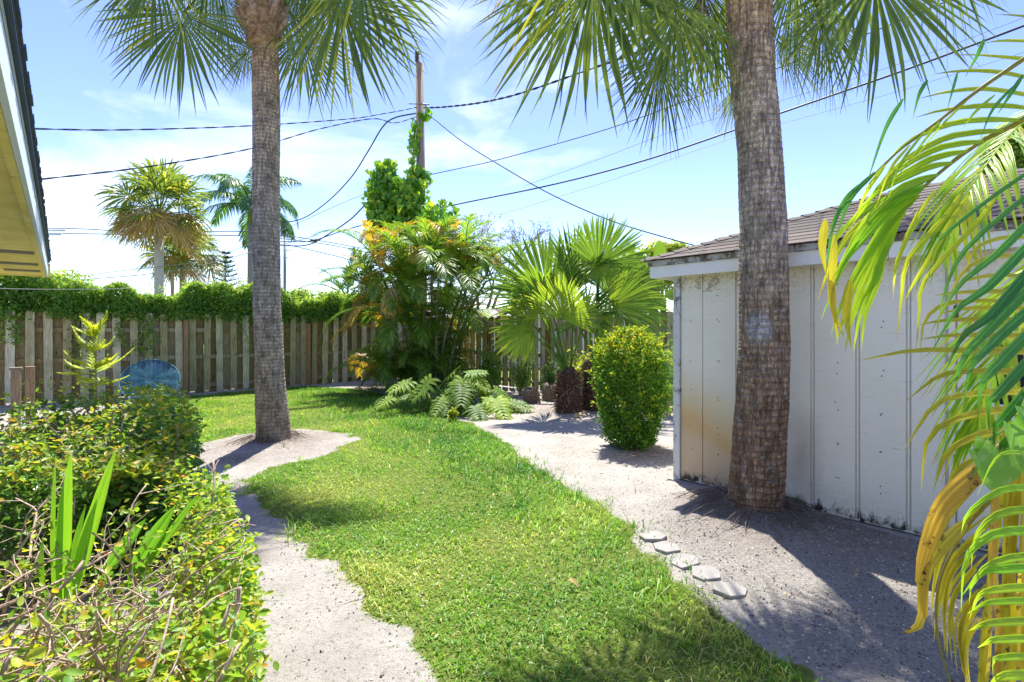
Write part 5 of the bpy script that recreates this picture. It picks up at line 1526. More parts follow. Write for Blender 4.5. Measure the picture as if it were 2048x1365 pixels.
shrub('shrub', 985, 770, 12.6, 1.25, .42, 1700, 'vine', 'leafy green shrub against the fence right of the areca canes', .075, .045, (0, .8))
shrub('shrub', 1042, 770, 12.1, 1.15, .34, 1300, 'shrub_g', 'pale leaved shrub against the fence left of the fan palms', .07, .035, (.3, 1))
shrub('shrub', 1100, 760, 11.6, 1.0, .3, 1100, 'shrub_g', 'dark shrub behind the left fan palm stump', .065, .035, (0, .5))
shrub('shrub', 1160, 760, 11.2, 1.3, .35, 900, 'limetree', 'lime green shrub seen between the two fan palm stems', .08, .05, (.2, 1))
shrub('shrub', 1268, 740, 10.2, 1.75, .5, 2000, 'vine', 'green leafy shrub on the fence behind the clipped bush', .09, .06, (.1, .8))
shrub('shrub', 1335, 760, 9.3, 1.6, .25, 900, 'hedge', 'dark shrub between the clipped bush and the shed corner', .07, .04, (0, .6))
shrub('shrub', 935, 735, 15.3, 2.3, .6, 1800, 'areca_y', 'yellow leaved shrub beyond the fence beside the areca', .10, .03, (.1, .7))
shrub('weed', 1596, 1022, 4.35, .16, .05, 400, 'vine', 'small bright green weed at the foot of the thick palm trunk', .03, .025, (.2, .7), 'weed')
shrub('weed', 905, 850, 8.6, .25, .1, 500, 'limetree', 'yellow green weed at the foot of the philodendron', .06, .03, (.3, 1), 'weed')

# stumps and leftovers beside the fan palms
def hollow_log(name, label, p, r, h, m, tilt=0.0, parent=None):
    t = thing(name, p, label, 'stump')
    mb = MB(); ax = unit(V3(math.sin(tilt), -.15, math.cos(tilt)))
    n = 18; an = np.arange(n) * 6.283 / n; u = unit(np.cross(ax, V3(0, 1, .1))); w = np.cross(ax, u)
    rings = []
    for rr_, zz_ in ((r * 1.1, 0), (r, h * .5), (r * 1.02, h), (r * .7, h + .006), (r * .62, h * .55)):
        jag = 1 + .07 * RNG.normal(size=n)
        rings.append(p + (np.cos(an)[:, None] * u + np.sin(an)[:, None] * w) * (rr_ * jag)[:, None] + ax * zz_ + (RNG.normal(size=(n, 1)) * .015 * ax if zz_ >= h else 0))
    v = np.concatenate(rings); idx = np.arange(5 * n).reshape(5, n)
    q = np.stack([idx[:-1], np.roll(idx[:-1], -1, 1), np.roll(idx[1:], -1, 1), idx[1:]], -1).reshape(-1, 4)
    mb.add(v, quads=q); mb.build('bark_shell', m, t)
    fb = MB()
    for i in range(60):
        a = ur(0, 6.28); d = math.cos(a) * u + math.sin(a) * w
        q0 = p + d * r * 1.05 + ax * ur(0, h); fb.ribbon(curve(q0, q0 + d * .03 + RNG.normal(size=3) * .02, q0 + d * .05 + RNG.normal(size=3) * .05, 3), np.array([.008, .006, .001]), d, .1, ur(.2, 1))
    fb.build('loose_fibre', M['stump_fibre'], t)
    return t
M['stumpbark'] = plain('stump_bark', (.22, .17, .13), .95, nscale=25, namt=.45, bump=.6)
hollow_log('tree_stump', 'short hollow stump open at the top left of the fan palm', gnd(1063, 806), .15, .30, M['stumpbark'], -.2)
hollow_log('tree_stump', 'dark hollow stump tucked close to the left fan palm', gnd(1098, 800), .14, .34, M['stumpbark'], .15)
hollow_log('tree_stump', 'low broken grey stump beside the philodendron', gnd(1003, 800), .24, .13, M['clay'], .1)
pl = gnd(1077, 808); t = thing('wood_stake', pl, 'short orange wooden stake leaning between the hollow stumps', 'stake')
mb = MB(); mb.box(pl + V3(.0, 0, .15), V3(.02, 0, .004), V3(0, .012, 0), V3(-.03, .03, .16)); mb.build('stake', M['post'], t, False)
rc = gnd(1033, 822)
t = thing('pot_rim', rc, 'pale ring shaped pot rim half buried in the sand mound', 'pot')
mb = MB(); an = np.linspace(0, 6.283, 25)
mb.tube([rc + V3(.20 * math.cos(a), .2 * math.sin(a), .055 + .012 * math.sin(a * 3)) for a in an], .022, 7, cap=False); mb.build('rim', M['clay'], t)
mb = MB(); an = np.arange(24) * 6.283 / 24; mb.add(np.concatenate([[rc + UP * .04], rc + np.stack([.19 * np.cos(an), .19 * np.sin(an), 0 * an + .05], 1)]), tris=[(0, 1 + i, 1 + (i + 1) % 24) for i in range(24)]); mb.build('fill', M['litter'], t)
# fallen pieces of palm husk in front of the right fan palm
for (px, py, l, lab) in ((1262, 815, .32, 'fallen dry palm sheath on the sand beside the clipped bush'), (1160, 842, .2, 'pale dry husk lying at the foot of the fan palms'), (1712, 1168, .05, 'small tan husk lying on the shaded sand'), (1145, 1183, .07, 'fallen pale leaf lying on the lawn')):
    c = gnd(px, py); c[2] = float(height(c[:1], c[1:2])[0]) + (.03 if l < .08 else .015)
    mb = MB(); d = unit(V3(ur(-1, 1), ur(-.4, .4), .1)); mb.ribbon(np.array([c - d * l / 2, c - d * l * .2 + UP * .02, c + d * l * .2 + UP * .03, c + d * l / 2]), np.array([.15, .24, .2, .02]) * l, UP + V3(.2, -.4, 0), .4, .7)
    tag(mb.build('palm_husk', M['deadfan']), lab, 'husk')

# white building beyond the right fence
wb = at(965, 660, 24); wb[2] = 0
t = thing('white_house', wb, 'white house glimpsed through the gap between areca and fan palms', 'house')
mb = MB(); mb.box(wb + UP * 1.0 + V3(2.0, 0, 0), V3(4.2, 0, 0), V3(0, 3, 0), UP * 1.0); mb.build('wall', M['whitewall'], t, False)
mb = MB(); mb.box(wb + V3(-.15, -3.02, 1.55), V3(.5, 0, 0), V3(0, .02, 0), UP * .4); mb.build('window', M['glass'], t, False)
mb = MB(); rv = [wb + V3(x, y, z) for x, y, z in ((-2.6, -3.5, 1.98), (6.6, -3.5, 1.98), (6.6, 0, 2.45), (-2.6, 0, 2.45), (6.6, 3.5, 1.98), (-2.6, 3.5, 1.98))]
mb.add(rv, quads=[(0, 1, 2, 3), (3, 2, 4, 5)]); mb.build('roof', M['conc'], t, False)

# ------------------------------------------------------------------ utility pole and its vine
ZP = 18.0
pb_ = at(846, 500, ZP); pb_[2] = 0
pole = thing('utility_pole', pb_, 'tall wooden utility pole with creeper climbing it', 'utility pole')
ptop = at(839, 127, ZP)
mb = MB(); mb.tube([pb_, (pb_ + ptop) / 2, ptop], [.18, .155, .135], 14); mb.build('pole', M['pole'], pole)
mb = MB(); i0 = at(834, 124, ZP - .1)
for j in range(5): mb.tube([i0 + UP * j * .075, i0 + UP * (j * .075 + .03), i0 + UP * (j * .075 + .06)], [.05, .085, .05], 10)
mb.build('insulator', M['insul'], pole)
mb = MB(); mb.tube([i0 - UP * .35, i0, i0 + UP * .5], [.018, .02, .012], 6)
for yy in (212, 345):
    c = at(843, yy, ZP); an = np.linspace(0, 6.283, 15); mb.tube([c + V3(.15 * math.cos(a), .15 * math.sin(a), 0) for a in an], .03, 5, cap=False)
    mb.tube([c + V3(-.4, -.12, .02), c + V3(.3, -.16, -.02)], .022, 5)
tag(mb.build('hardware', M['steel'], pole), kind='stuff')

def heart(mb, P, D, Nn, L, var):
    """heart shaped climbing leaves"""
    n = len(P); D = D / np.linalg.norm(D, axis=1, keepdims=True)
    S = np.cross(D, Nn); S /= np.maximum(np.linalg.norm(S, axis=1, keepdims=True), 1e-9); U = np.cross(S, D)
    out = [(0, 0, .0), (-.30, -.16, .05), (-.5, .08, .10), (-.42, .45, .06), (0, 1, -.12), (.42, .45, .06), (.5, .08, .10), (.30, -.16, .05), (0, .4, -.02)]
    v = np.stack([P + S * (x * L)[:, None] + D * (y * L)[:, None] + U * (z * L)[:, None] for x, y, z in out], 1).reshape(-1, 3)
    b = np.arange(n)[:, None] * 9
    t = np.concatenate([b + [8, (i + 1) % 8, i] for i in range(8)])
    a = np.zeros((n, 9, 3)); a[..., 0] = var[:, None]; a[:, :, 1] = (0, -.6, -1, -.8, 0, .8, 1, .6, 0); a[:, :, 2] = (0, 0, .1, .5, 1, .5, .1, 0, .4)
    mb.add(v, tris=t, attr=a.reshape(-1, 3))
vt = thing('climbing_vine', pb_ + V3(-.2, -.3, 0), 'bright heart leaved vine draping the shrub mass and utility pole above the areca', 'vine')
mb = MB()
def vine_blob(px, py, Z, wx, hy, n):
    c = at(px, py, Z); d = rvec(n); r = (1 - .35 * RNG.uniform(size=n) ** 1.5)[:, None] * (1 + .22 * np.sin(d[:, :1] * 5 + d[:, 2:] * 7 + px) + .12 * np.sin(d[:, 1:2] * 9 + px))
    P = c + d * np.array([wx / FPX * Z, wx / FPX * Z * .8, hy / FPX * Z]) * r
    Nn = d * .8 + UP * .3 + RNG.normal(size=(n, 3)) * .4; D = -UP + RNG.normal(size=(n, 3)) * .4
    heart(mb, P, D, Nn, RNG.uniform(.09, .19, n), np.clip(RNG.uniform(0, .6, n) + .4 * np.clip(d[:, 2], 0, 1), 0, 1))
Zv = 17.2
for a in ((772, 350, Zv, 24, 30, 420), (782, 385, Zv, 38, 36, 700), (800, 405, Zv, 42, 36, 700), (825, 375, Zv, 22, 24, 260), (765, 425, Zv, 30, 30, 450), (840, 440, Zv, 40, 40, 600), (850, 228, 17.8, 14, 10, 40), (836, 350, 17.7, 18, 16, 120), (800, 450, 17, 60, 40, 500), (880, 430, 15.5, 30, 26, 160)): vine_blob(*a)
for (x0, y0, x1, y1, n) in ((835, 252, 822, 350, 90), (828, 240, 826, 300, 40), (745, 395, 738, 435, 45), (852, 340, 858, 362, 18), (735, 395, 760, 360, 40), (832, 350, 836, 410, 40)):
    tt = RNG.uniform(0, 1, n); P = at(x0, y0, 17.75) * (1 - tt[:, None]) + at(x1, y1, 17.75) * tt[:, None] + RNG.normal(size=(n, 3)) * [.07, .05, .05]
    heart(mb, P, -UP + RNG.normal(size=(n, 3)) * .4, RNG.normal(size=(n, 3)) * .5 - V3(0, 1, -.3), RNG.uniform(.09, .17, n), RNG.uniform(.1, .8, n))
for i in range(46):       # loose strands hanging off the mass
    x0 = ur(735, 850); y0 = ur(335, 430); l = ur(20, 75); m_ = int(5 + l / 3); tt = RNG.uniform(0, 1, m_); zq = ur(16.6, 17.6)
    P = at(x0, y0, zq) * (1 - tt[:, None]) + at(x0 + J(14), y0 + l, zq) * tt[:, None] + RNG.normal(size=(m_, 3)) * .04
    heart(mb, P, -UP + RNG.normal(size=(m_, 3)) * .4, RNG.normal(size=(m_, 3)) * .5 - V3(0, 1, -.3), RNG.uniform(.07, .15, m_), RNG.uniform(.1, 1, m_))
mb.build('foliage', M['vine'], vt)
mb = MB()
for (x0, y0, x1, y1) in ((838, 240, 822, 350), (826, 300, 836, 420), (800, 430, 772, 340), (790, 470, 830, 370), (770, 470, 740, 400)): mb.tube(curve(at(x0, y0, 17.7), at((x0 + x1) / 2 - 4, (y0 + y1) / 2, 17.7), at(x1, y1, 17.7), 8), .018, 5)
b = at(800, 470, 17.3); b2 = b.copy(); b2[2] = 0
mb.tube([b2, b], [.09, .06], 7)
mb.build('vine_stem', M['bark'], vt)

# ------------------------------------------------------------------ overhead wires
def wire(label, pix, Za, Zb, r, mat='wire', group='overhead wires', twist=0.0, ext=None):
    pix = np.array(pix, float)
    d = np.concatenate([[0], np.cumsum(np.hypot(*np.diff(pix, axis=0).T))]); d /= d[-1]
    Z = 1 / (1 / Za + (1 / Zb - 1 / Za) * d)
    P = np.array([at(x, y, z) for (x, y), z in zip(pix, Z)])
    S = spline(P, max(24, 14 * len(P)))
    mb = MB()
    if twist:
        nn_ = len(S) * 4; u_ = np.linspace(0, 1, nn_); i = u_ * (len(S) - 1); j = np.clip(i.astype(int), 0, len(S) - 2); f = (i - j)[:, None]
        Q = S[j] * (1 - f) + S[j + 1] * f; ln = np.concatenate([[0], np.cumsum(np.linalg.norm(np.diff(Q, axis=0), axis=1))])
        for phs in (0, 3.14):
            mb.tube(Q + np.stack([0 * ln, np.cos(ln * twist + phs), np.sin(ln * twist + phs)], 1) * r * .8, r * .8, 5, 0)
    else: mb.tube(S, r, 5)
    o = mb.build('power_line', M[mat])
    return tag(o, label, 'wire', group)
wire('twisted wire from the roof edge to the pole, upper of the pair', [(40, 258), (75, 258), (250, 260), (500, 252), (700, 238), (765, 228), (800, 222), (838, 214)], 9, 18, .011, twist=7)
wire('twisted wire from the roof edge to the pole, lower of the pair', [(50, 362), (90, 358), (300, 333), (500, 298), (640, 258), (745, 238), (790, 246), (838, 232)], 9, 18, .011, twist=7)
wire('slack drop wire curving down from the pole towards the far palms', [(838, 226), (790, 236), (765, 255), (735, 305), (700, 358), (650, 408), (598, 440), (540, 446)], 18, 30, .026)
wire('thick bundled wire from the pole up to the right behind the fan leaves', [(845, 216), (880, 215), (940, 209), (1000, 198), (1060, 181), (1160, 146), (1300, 96), (1460, 36), (1640, -40)], 18, 9, .02, twist=9)
wire('wire running down right from the pole to behind the shed roof', [(845, 222), (865, 236), (920, 280), (990, 325), (1100, 388), (1220, 441), (1340, 478), (1400, 494)], 18, 14, .017)
wire('wire from the pole side rising right behind the thick palm trunk', [(850, 352), (920, 337), (1000, 319), (1200, 263), (1350, 210), (1460, 170), (1600, 120), (1750, 62), (1900, 0), (2000, -44)], 18, 9, .013)
wire('thickest black cable crossing the sky to the right edge', [(500, 482), (600, 484), (632, 480), (680, 464), (740, 447), (920, 408), (1100, 371), (1280, 324), (1465, 262), (1560, 227), (1800, 144), (2048, 52), (2120, 24)], 26, 8, .020)
wire('black cable dipping left of the areca below the pole vine', [(735, 405), (700, 440), (655, 470), (620, 489), (580, 492), (500, 486)], 17.5, 26, .024)
wire('lower bare wire across the far palms at the left', [(60, 467), (100, 467), (300, 470), (500, 473), (640, 487), (760, 510)], 22, 26, .024, 'wire_pale')
wire('upper bare wire with small beads across the far palms', [(60, 456), (100, 457), (180, 459), (300, 466), (500, 464), (640, 482), (740, 500)], 22, 26, .02)
wire('pale sagging wire crossing the two shaggy palms', [(130, 556), (260, 540), (400, 522), (520, 480), (700, 400), (760, 380)], 20, 28, .014, 'wire_pale')
wire('lower pale sagging wire crossing the shaggy palms', [(160, 560), (300, 548), (420, 527), (520, 500), (640, 470)], 20, 28, .017, 'wire_pale')
wire('thin pale wire descending right from the grey pole', [(575, 490), (640, 505), (700, 520), (780, 545)], 30, 24, .02, 'wire')
wire('faint thin wire high behind the thick palm trunk', [(1050, 372), (1200, 318), (1350, 262), (1560, 202), (1700, 160), (1850, 110), (2048, 36)], 34, 20, .012, 'wire_pale')
wire('faint thin wire low behind the thick palm trunk', [(1000, 430), (1200, 368), (1440, 285), (1570, 246), (1800, 182), (2048, 105)], 34, 20, .012, 'wire_pale')
wire('thin fence level wire in front of the hedge top at the left', [(-20, 577), (80, 579), (200, 579), (260, 577)], 9, 11.5, .006, 'wire_pale')
sb = at(628, 482, 25.5); t = thing('splice_box', sb, 'small dark splice box hanging on the cable beside the palm trunk', 'cable box')
mb = MB(); mb.box(sb, V3(.16, 0, .02), V3(0, .06, 0), UP * .06); mb.tube([sb - V3(.26, 0, .03), sb - V3(.16, 0, .02)], .025, 5); mb.tube([sb + V3(.16, 0, .02), sb + V3(.26, 0, .05)], .025, 5); mb.build('box', M['dark'], t, False)
wb_ = at(112, 461, 9.5)
t = thing('wire_bracket', wb_, 'two blue grey insulated wire ends sticking out past the roof edge', 'bracket')
for yy, x1 in ((461, 130), (469, 122)):
    mb = MB(); mb.tube([at(70, yy, 9.5), at(x1, yy, 9.5)], .022, 6); mb.build('sleeve', M['bluefascia'], t)
gp = at(569, 600, 34); gp[2] = 0
t = thing('street_pole', gp, 'thin grey pole in the distance just right of the left palm trunk', 'pole')
mb = MB(); mb.tube([gp, at(570, 470, 34)], [.12, .09], 8); mb.build('pole', M['steel'], t)
for yy in (501, 516):
    mb = MB(); mb.tube([at(566, yy, 34), at(583, yy, 34)], .03, 5); mb.build('crossarm', M['steel'], t)
gp = at(1220, 600, 26); gp[2] = 0
t = thing('street_pole', gp, 'distant thin pole top showing above the folded fan frond', 'pole')
mb = MB(); mb.tube([gp, at(1220, 436, 26)], [.1, .06], 6); mb.build('pole', M['pole'], t)

# ------------------------------------------------------------------ far palms and trees
M['palepalm'] = plain('pale_palm_bark', (.62, .58, .5), .9, nscale=8, namt=.4)
def far_sabal(label, cx, cy, Z, R_, tw, seeds, dead):
    C = at(cx, cy, Z); b = C.copy(); b[2] = 0
    t = thing('palm_tree', b, label, 'palm tree', 'shaggy cabbage palms beyond the fence')
    mb = MB(); mb.tube([b, b * .5 + C * .5, C], [tw * 1.1, tw, tw], 12); mb.build('trunk', M['palepalm'], t)
    for i in range(seeds):
        az = i * 2.4; el = R(82 - 105 * (i / seeds) ** .9); d = V3(math.cos(az) * math.cos(el), math.sin(az) * math.cos(el), math.sin(el))
        H = C + d * R_ * ur(.42, .55) + UP * .15
        mb = MB(); fan(mb, H, d - UP * ur(.1, .5), UP - d * .6 + RNG.normal(size=3) * .25, R_ * ur(.5, .62), 26, 230, .45, ur(.25, .5), .05, .1, .12)
        petiole(mb, C, H, .03, .02, .12); mb.build('frond', M['sabal'], t)
    for i in range(dead):
        az = i * 2.4 + 1; el = R(ur(-35, 18)); d = V3(math.cos(az) * math.cos(el), math.sin(az) * math.cos(el), math.sin(el))
        H = C + d * R_ * ur(.4, .62)
        mb = MB(); fan(mb, H, V3(d[0] * .6, d[1] * .6, -1), d + UP * .2 + RNG.normal(size=3) * .3, R_ * ur(.38, .55), 22, 170, .4, .15, .05, .1, .1, .9, ur(.2, .7))
        petiole(mb, C, H, .03, .02, .15); mb.build('dead_frond', M['deadfan'], t)
far_sabal('taller shaggy palm with tan dead fronds beyond the back hedge', 318, 436, 22, 2.2, .17, 26, 26)
far_sabal('lower shaggy palm with drooping tan fronds just right of the taller one', 366, 522, 25, 2.0, .15, 24, 16)
# feather palm behind the left trunk
C = at(502, 415, 30); b = C.copy(); b[2] = 0
t = thing('palm_tree', b, 'slender feather palm partly hidden behind the left palm trunk', 'palm tree')
mb = MB(); mb.tube([b, (b + C) / 2, C - UP * .9], [.25, .19, .16], 12); mb.build('trunk', M['conc'], t)
mb = MB(); mb.tube([C - UP * .95, C - UP * .4, C], [.17, .19, .10], 10); mb.build('crownshaft', M['petiole'], t)
for i in range(20):
    az = i * 2.4 + .5; el = R(80 - 78 * (i / 20)); rach = frond_path(ur(3.2, 3.9), el, R(ur(80, 120)), 11)
    c_, s_ = math.cos(az), math.sin(az); rach = np.stack([rach[:, 0] * c_, rach[:, 0] * s_, rach[:, 2]], 1) + C
    mb = MB(); pinnate(mb, rach, 46, .72, .034, 65, 35, .1, .75, (0, .9), rr=(.04, .01), segs=2); mb.build('frond', M['royal'], t)
# small feather palm beyond the fence left of the areca
C = at(695, 600, 17.5); b = C.copy(); b[2] = 0
t = thing('palm_tree', b, 'small feather palm with upright fronds just left of the areca clump', 'palm tree')
mb = MB(); mb.tube([b, C], [.09, .07], 8); mb.build('trunk', M['bark'], t)
for (az, el, arch, L_) in ((1.2, 86, 20, 1.7), (2.9, 62, 45, 1.7), (3.4, 45, 70, 1.6), (.2, 60, 60, 1.5), (4.4, 50, 70, 1.5), (1.9, 75, 40, 1.5)):
    rach = frond_path(L_, R(el), R(arch)); rach = np.stack([rach[:, 0] * math.cos(az), rach[:, 0] * math.sin(az), rach[:, 2]], 1) + C
    mb = MB(); pinnate(mb, rach, 30, .42, .014, 45, 22, .3, .12, (0, .9), rr=(.02, .005), segs=2); mb.build('frond', M['royal'], t)
# conifer
b = at(452, 640, 30); b[2] = 0; topc = at(450, 498, 30); hC = topc[2]
t = thing('pine_tree', b, 'dark conifer between the shaggy palms and the left trunk', 'conifer')
mb = MB(); mb.tube([b, topc], [.14, .015], 7); mb.build('trunk', M['bark'], t)
for j in range(15):
    z = hC * (.35 + .64 * j / 15); Lb = (1 - j / 15.5) * 1.15 + .12
    for q_ in range(7):
        az = q_ * .898 + j * .5; d = V3(math.cos(az), math.sin(az), .25); c = V3(b[0], b[1], z)
        pts = curve(c, c + d * Lb * .6, c + d * Lb + UP * .08 * Lb, 6)
        mb = MB(); mb.tube(pts, .012, 4)
        for p in pts[1:]:
            for sg in (-1, 1):
                e = p + (unit(np.cross(d, UP)) * sg * .7 + d * .5 + UP * .25) * .2; mb.ribbon(np.array([p, (p + e) / 2, e]), np.array([.03, .035, .01]), UP, .1, ur(0, 1))
        mb.build('branch', M['pine'], t)
# thin grey tree behind the areca
b = at(955, 640, 26); b[2] = 0
t = thing('sparse_tree', b, 'thin grey leafed tree rising behind the areca clump', 'tree')
tr_ = MB(); tipsT = []
def grow(p, d, L, r, depth):
    pts, rad_ = gnarled(p, d, L, r, 4, .22); tr_.tube(pts, np.linspace(r, r * .65, len(pts)), 5 if depth < 3 else 3, .5, cap=False)
    if depth >= 6: tipsT.extend(pts); return
    if depth >= 4: tipsT.extend(pts[2:])
    for i in range(3 if depth < 5 else 2):
        nd = unit(unit(pts[-1] - pts[-2]) + RNG.normal(size=3) * .55 + UP * .05); grow(pts[-1 if i < 2 else -3], nd, L * ur(.62, .82), r * .6, depth + 1)
for dx in (-.3, .0, .3, .6): grow(b + V3(dx, 0, 0) + UP * 2.2, V3(dx * 1.1, 0, 1), 1.85, .085, 1)
tr_.tube([b, b + UP * 2.3], [.16, .12], 8); tr_.build('branches', plain('grey_branch', (.16, .14, .125), .9), t)
tipsT = np.array(tipsT); n = 3600
P = tipsT[RNG.integers(0, len(tipsT), n)] + RNG.normal(size=(n, 3)) * .06
mb = MB(); mb.leaves(P, rvec(n), rvec(n), RNG.uniform(.05, .11, n), RNG.uniform(.03, .05, n), RNG.uniform(0, 1, n)); mb.build('foliage', M['greytree'], t)

def leafy_tree(name, label, lumps, base, n, mat, L, W, tr_r, var=(0, .8), cat='tree'):
    t = thing(name, base, label, cat)
    mb = MB(); br = MB(); mid = np.mean([l[0] for l in lumps], 0)
    fork = V3(base[0], base[1], max(.3, min(l[0][2] for l in lumps) - .4))
    br.tube([base, fork], [tr_r, tr_r * .8], 8)
    for c, r in lumps:
        br.tube(curve(fork, (fork + c) / 2 + RNG.normal(size=3) * .15, c, 7), np.linspace(tr_r * .5, tr_r * .12, 7), 5)
        blob(mb, c, r, n, L, W, .75, var, .35, .2)
    br.build('trunk', M['bark'], t); mb.build('crown', M[mat], t)
    return t
Zt = 17
leafy_tree('lime_tree', 'lime green tree behind the fan palms and shed corner', [(at(x, y, Zt), V3(w, w * .8, h) / FPX * Zt) for x, y, w, h in ((1278, 525, 34, 36), (1318, 505, 34, 28), (1352, 500, 24, 18), (1300, 560, 40, 40), (1345, 550, 36, 36), (1250, 560, 30, 40), (1390, 530, 34, 24))],
           at(1310, 660, Zt) * V3(1, 1, 0), 1100, 'limetree', .13, .07, .12, (.1, .9))
Zt = 15
leafy_tree('leafy_tree', 'leafy green tree above the shed roof at the right edge', [(at(x, y, Zt), V3(w, w * .8, h) / FPX * Zt) for x, y, w, h in ((2010, 300, 48, 40), (2040, 265, 40, 26), (2070, 320, 55, 50), (2000, 345, 40, 24))],
           at(2060, 660, Zt) * V3(1, 1, 0), 1300, 'hedge', .16, .08, .15, (.1, .95))
# a banana leaf or two
bb = at(1335, 640, 13) * V3(1, 1, 0)
t = thing('banana_plant', bb, 'banana plant with one broad upright leaf above the shed corner', 'plant')
for (x0, y0, x1, y1, w) in ((1322, 560, 1318, 482, .16), (1325, 570, 1290, 520, .14), (1330, 590, 1365, 600, .15), (1320, 600, 1275, 610, .15)):
    A, B = at(x0, y0, 13), at(x1, y1, 12.8); mb = MB(); mb.ribbon(curve(A, (A + B) / 2 + UP * .1, B, 8), w * np.array([.25, .7, .95, 1, 1, .95, .8, .25]), V3(.1, -1, .2), .12, .5)
    petiole(mb, bb, A, .05, .02, .0); mb.build('leaf', M['livi'], t)
# far tree line low over the hedge and behind the fences
mb = MB()
for i in range(60):
    x = -60 + i * 2.0 + ur(-1, 1); y = 48 + ur(-5, 8); blob(mb, (x, y, ur(.6, 1.4)), (1.8, 1.4, ur(1.0, 1.9)), 240, .5, .3, .6, (0, .8), .2)
tag(mb.build('far_treeline', M['hedge']), 'low line of distant trees beyond the yard', 'trees', kind='stuff')
for i, (px, py, Z, w, h, lab) in enumerate(((120, 560, 17, 50, 24, 'round tree top over the hedge just right of the house eave'), (600, 592, 19, 28, 16, 'low bushy tree top over the hedge right of the left palm trunk'), (660, 600, 18, 45, 24, 'dense hedge tree beside the small feather palm'), (345, 465, 27, 26, 20, 'small dark tree crown seen between the shaggy palm trunks'))):
    c = at(px, py, Z); leafy_tree('leafy_tree', lab, [(c, V3(w, w, h) / FPX * Z), (c - UP * .6 + V3(.3, 0, 0), V3(w, w, h * 1.4) / FPX * Z)], c * V3(1, 1, 0), 900, 'hedge', .14, .08, .1, (0, .9))

# ------------------------------------------------------------------ foreground palm at the right edge
FB = V3(2.05, 1.45, 0)
fg = thing('areca_palm', FB, 'foreground palm with lime green and orange fronds arching in from the right edge', 'palm')
mb = MB()
for dx, dy, h in ((0, 0, 2.1), (.12, -.2, 1.7), (.1, .2, 2.4), (-.02, -.35, 1.2)):
    mb.tube(curve(FB + V3(dx, dy, -.02), FB + V3(dx * 1.2, dy, h * .5), FB + V3(dx * 1.5, dy * 1.3, h), 9), np.linspace(.04, .03, 9), 10); 
mb.build('canes', M['areca_stem'], fg)
def px3(pts): return np.array([at(*p) for p in pts])
def leaflet(frond, pts, w, mat, var=.5, nrm=None, n=11, fold=.35, shape=None):
    S = spline(px3(pts), n); q = np.linspace(0, 1, n)
    prof = (np.clip(q * 4 + .4, 0, 1) * np.clip((1 - q) * 1.7, 0.02, 1) ** .8) if shape is None else np.interp(q, *shape)
    wz = w * .82 / 2 / FPX * S[:, 1] * prof
    mb = MB(); mb.ribbon(S, wz, V3(ur(-.2, .2), -1, .55) if nrm is None else nrm, fold, var)
    return mb.build('leaflet', M[mat], frond)
def rachis(pts, r0=.009, r1=.003, mat='petiole_y'):
    S = spline(px3(pts), 22); mb = MB(); mb.tube(S, np.linspace(r0, r1, 22), 7)
    return mb.build('frond', M[mat], fg), S
# frond one: long, over the shed roof, leaflets to the left and hanging cluster at its tip
r1, S = rachis([(2300, 60, 1.25), (2180, 140, 1.3), (2048, 238, 1.38), (1960, 285, 1.42), (1880, 345, 1.47), (1815, 410, 1.52), (1780, 480, 1.55)])
for (x0, y0, x1, y1, x2, y2, w, v) in ((2150, 108, 2040, 84, 1958, 90, 17, .8), (2140, 140, 2020, 118, 1905, 111, 19, .85), (2120, 178, 1980, 145, 1866, 149, 20, .8), (2100, 205, 1960, 180, 1838, 198, 20, .75), (2080, 222, 1950, 215, 1830, 236, 20, .7),
        (2046, 242, 1900, 250, 1745, 358, 20, .6), (2008, 262, 1880, 282, 1722, 420, 20, .55), (1968, 284, 1860, 305, 1700, 450, 20, .5), (1934, 303, 1840, 330, 1690, 470, 19, .5), (1904, 326, 1820, 352, 1675, 480, 18, .45), (1876, 350, 1790, 385, 1665, 560, 18, .4),
        (2170, 80, 2080, 40, 1990, 30, 17, .8)):
    leaflet(r1, [(x0, y0, 1.38), ((x0 + x1) / 2, (y0 + y1) / 2 - 4, 1.37), (x1, y1, 1.36), ((x1 + x2) / 2 - 8, (y1 + y2) / 2 - (18 if y2 - y1 > 60 else 3), 1.37), (x2, y2, 1.4)], w, 'fg_g', v)
for (x0, y0, xm, ym, x2, y2, w, v) in ((1868, 352, 1740, 440, 1642, 640, 20, .15), (1850, 372, 1735, 470, 1655, 590, 20, .1), (1838, 390, 1740, 500, 1662, 668, 22, .3), (1820, 405, 1735, 520, 1672, 690, 22, .35), (1808, 425, 1735, 545, 1690, 705, 22, .5), (1798, 445, 1745, 560, 1706, 708, 22, .45), (1790, 462, 1750, 570, 1722, 700, 22, .4), (1785, 480, 1750, 560, 1700, 660, 20, .3), (1845, 380, 1720, 430, 1650, 520, 18, .2), (1830, 395, 1700, 470, 1636, 600, 18, .75)):
    leaflet(r1, [(x0, y0, 1.47), ((x0 + xm) / 2 - 6, (y0 + ym) / 2 - 8, 1.46), (xm, ym, 1.45), ((xm + x2) / 2 - 6, (ym + y2) / 2 - 6, 1.46), (x2, y2, 1.48)], w, 'fg_g', v)
# yellow spotted tail blades of the cluster
for (x0, y0, x2, y2) in ((1668, 470, 1676, 690), (1650, 440, 1655, 560), (1700, 560, 1702, 695), (1660, 560, 1690, 680)):
    leaflet(r1, [(x0, y0, 1.44), ((x0 + x2) / 2 - 10, (y0 + y2) / 2, 1.44), (x2, y2, 1.45)], 22, 'fg_y', .1)
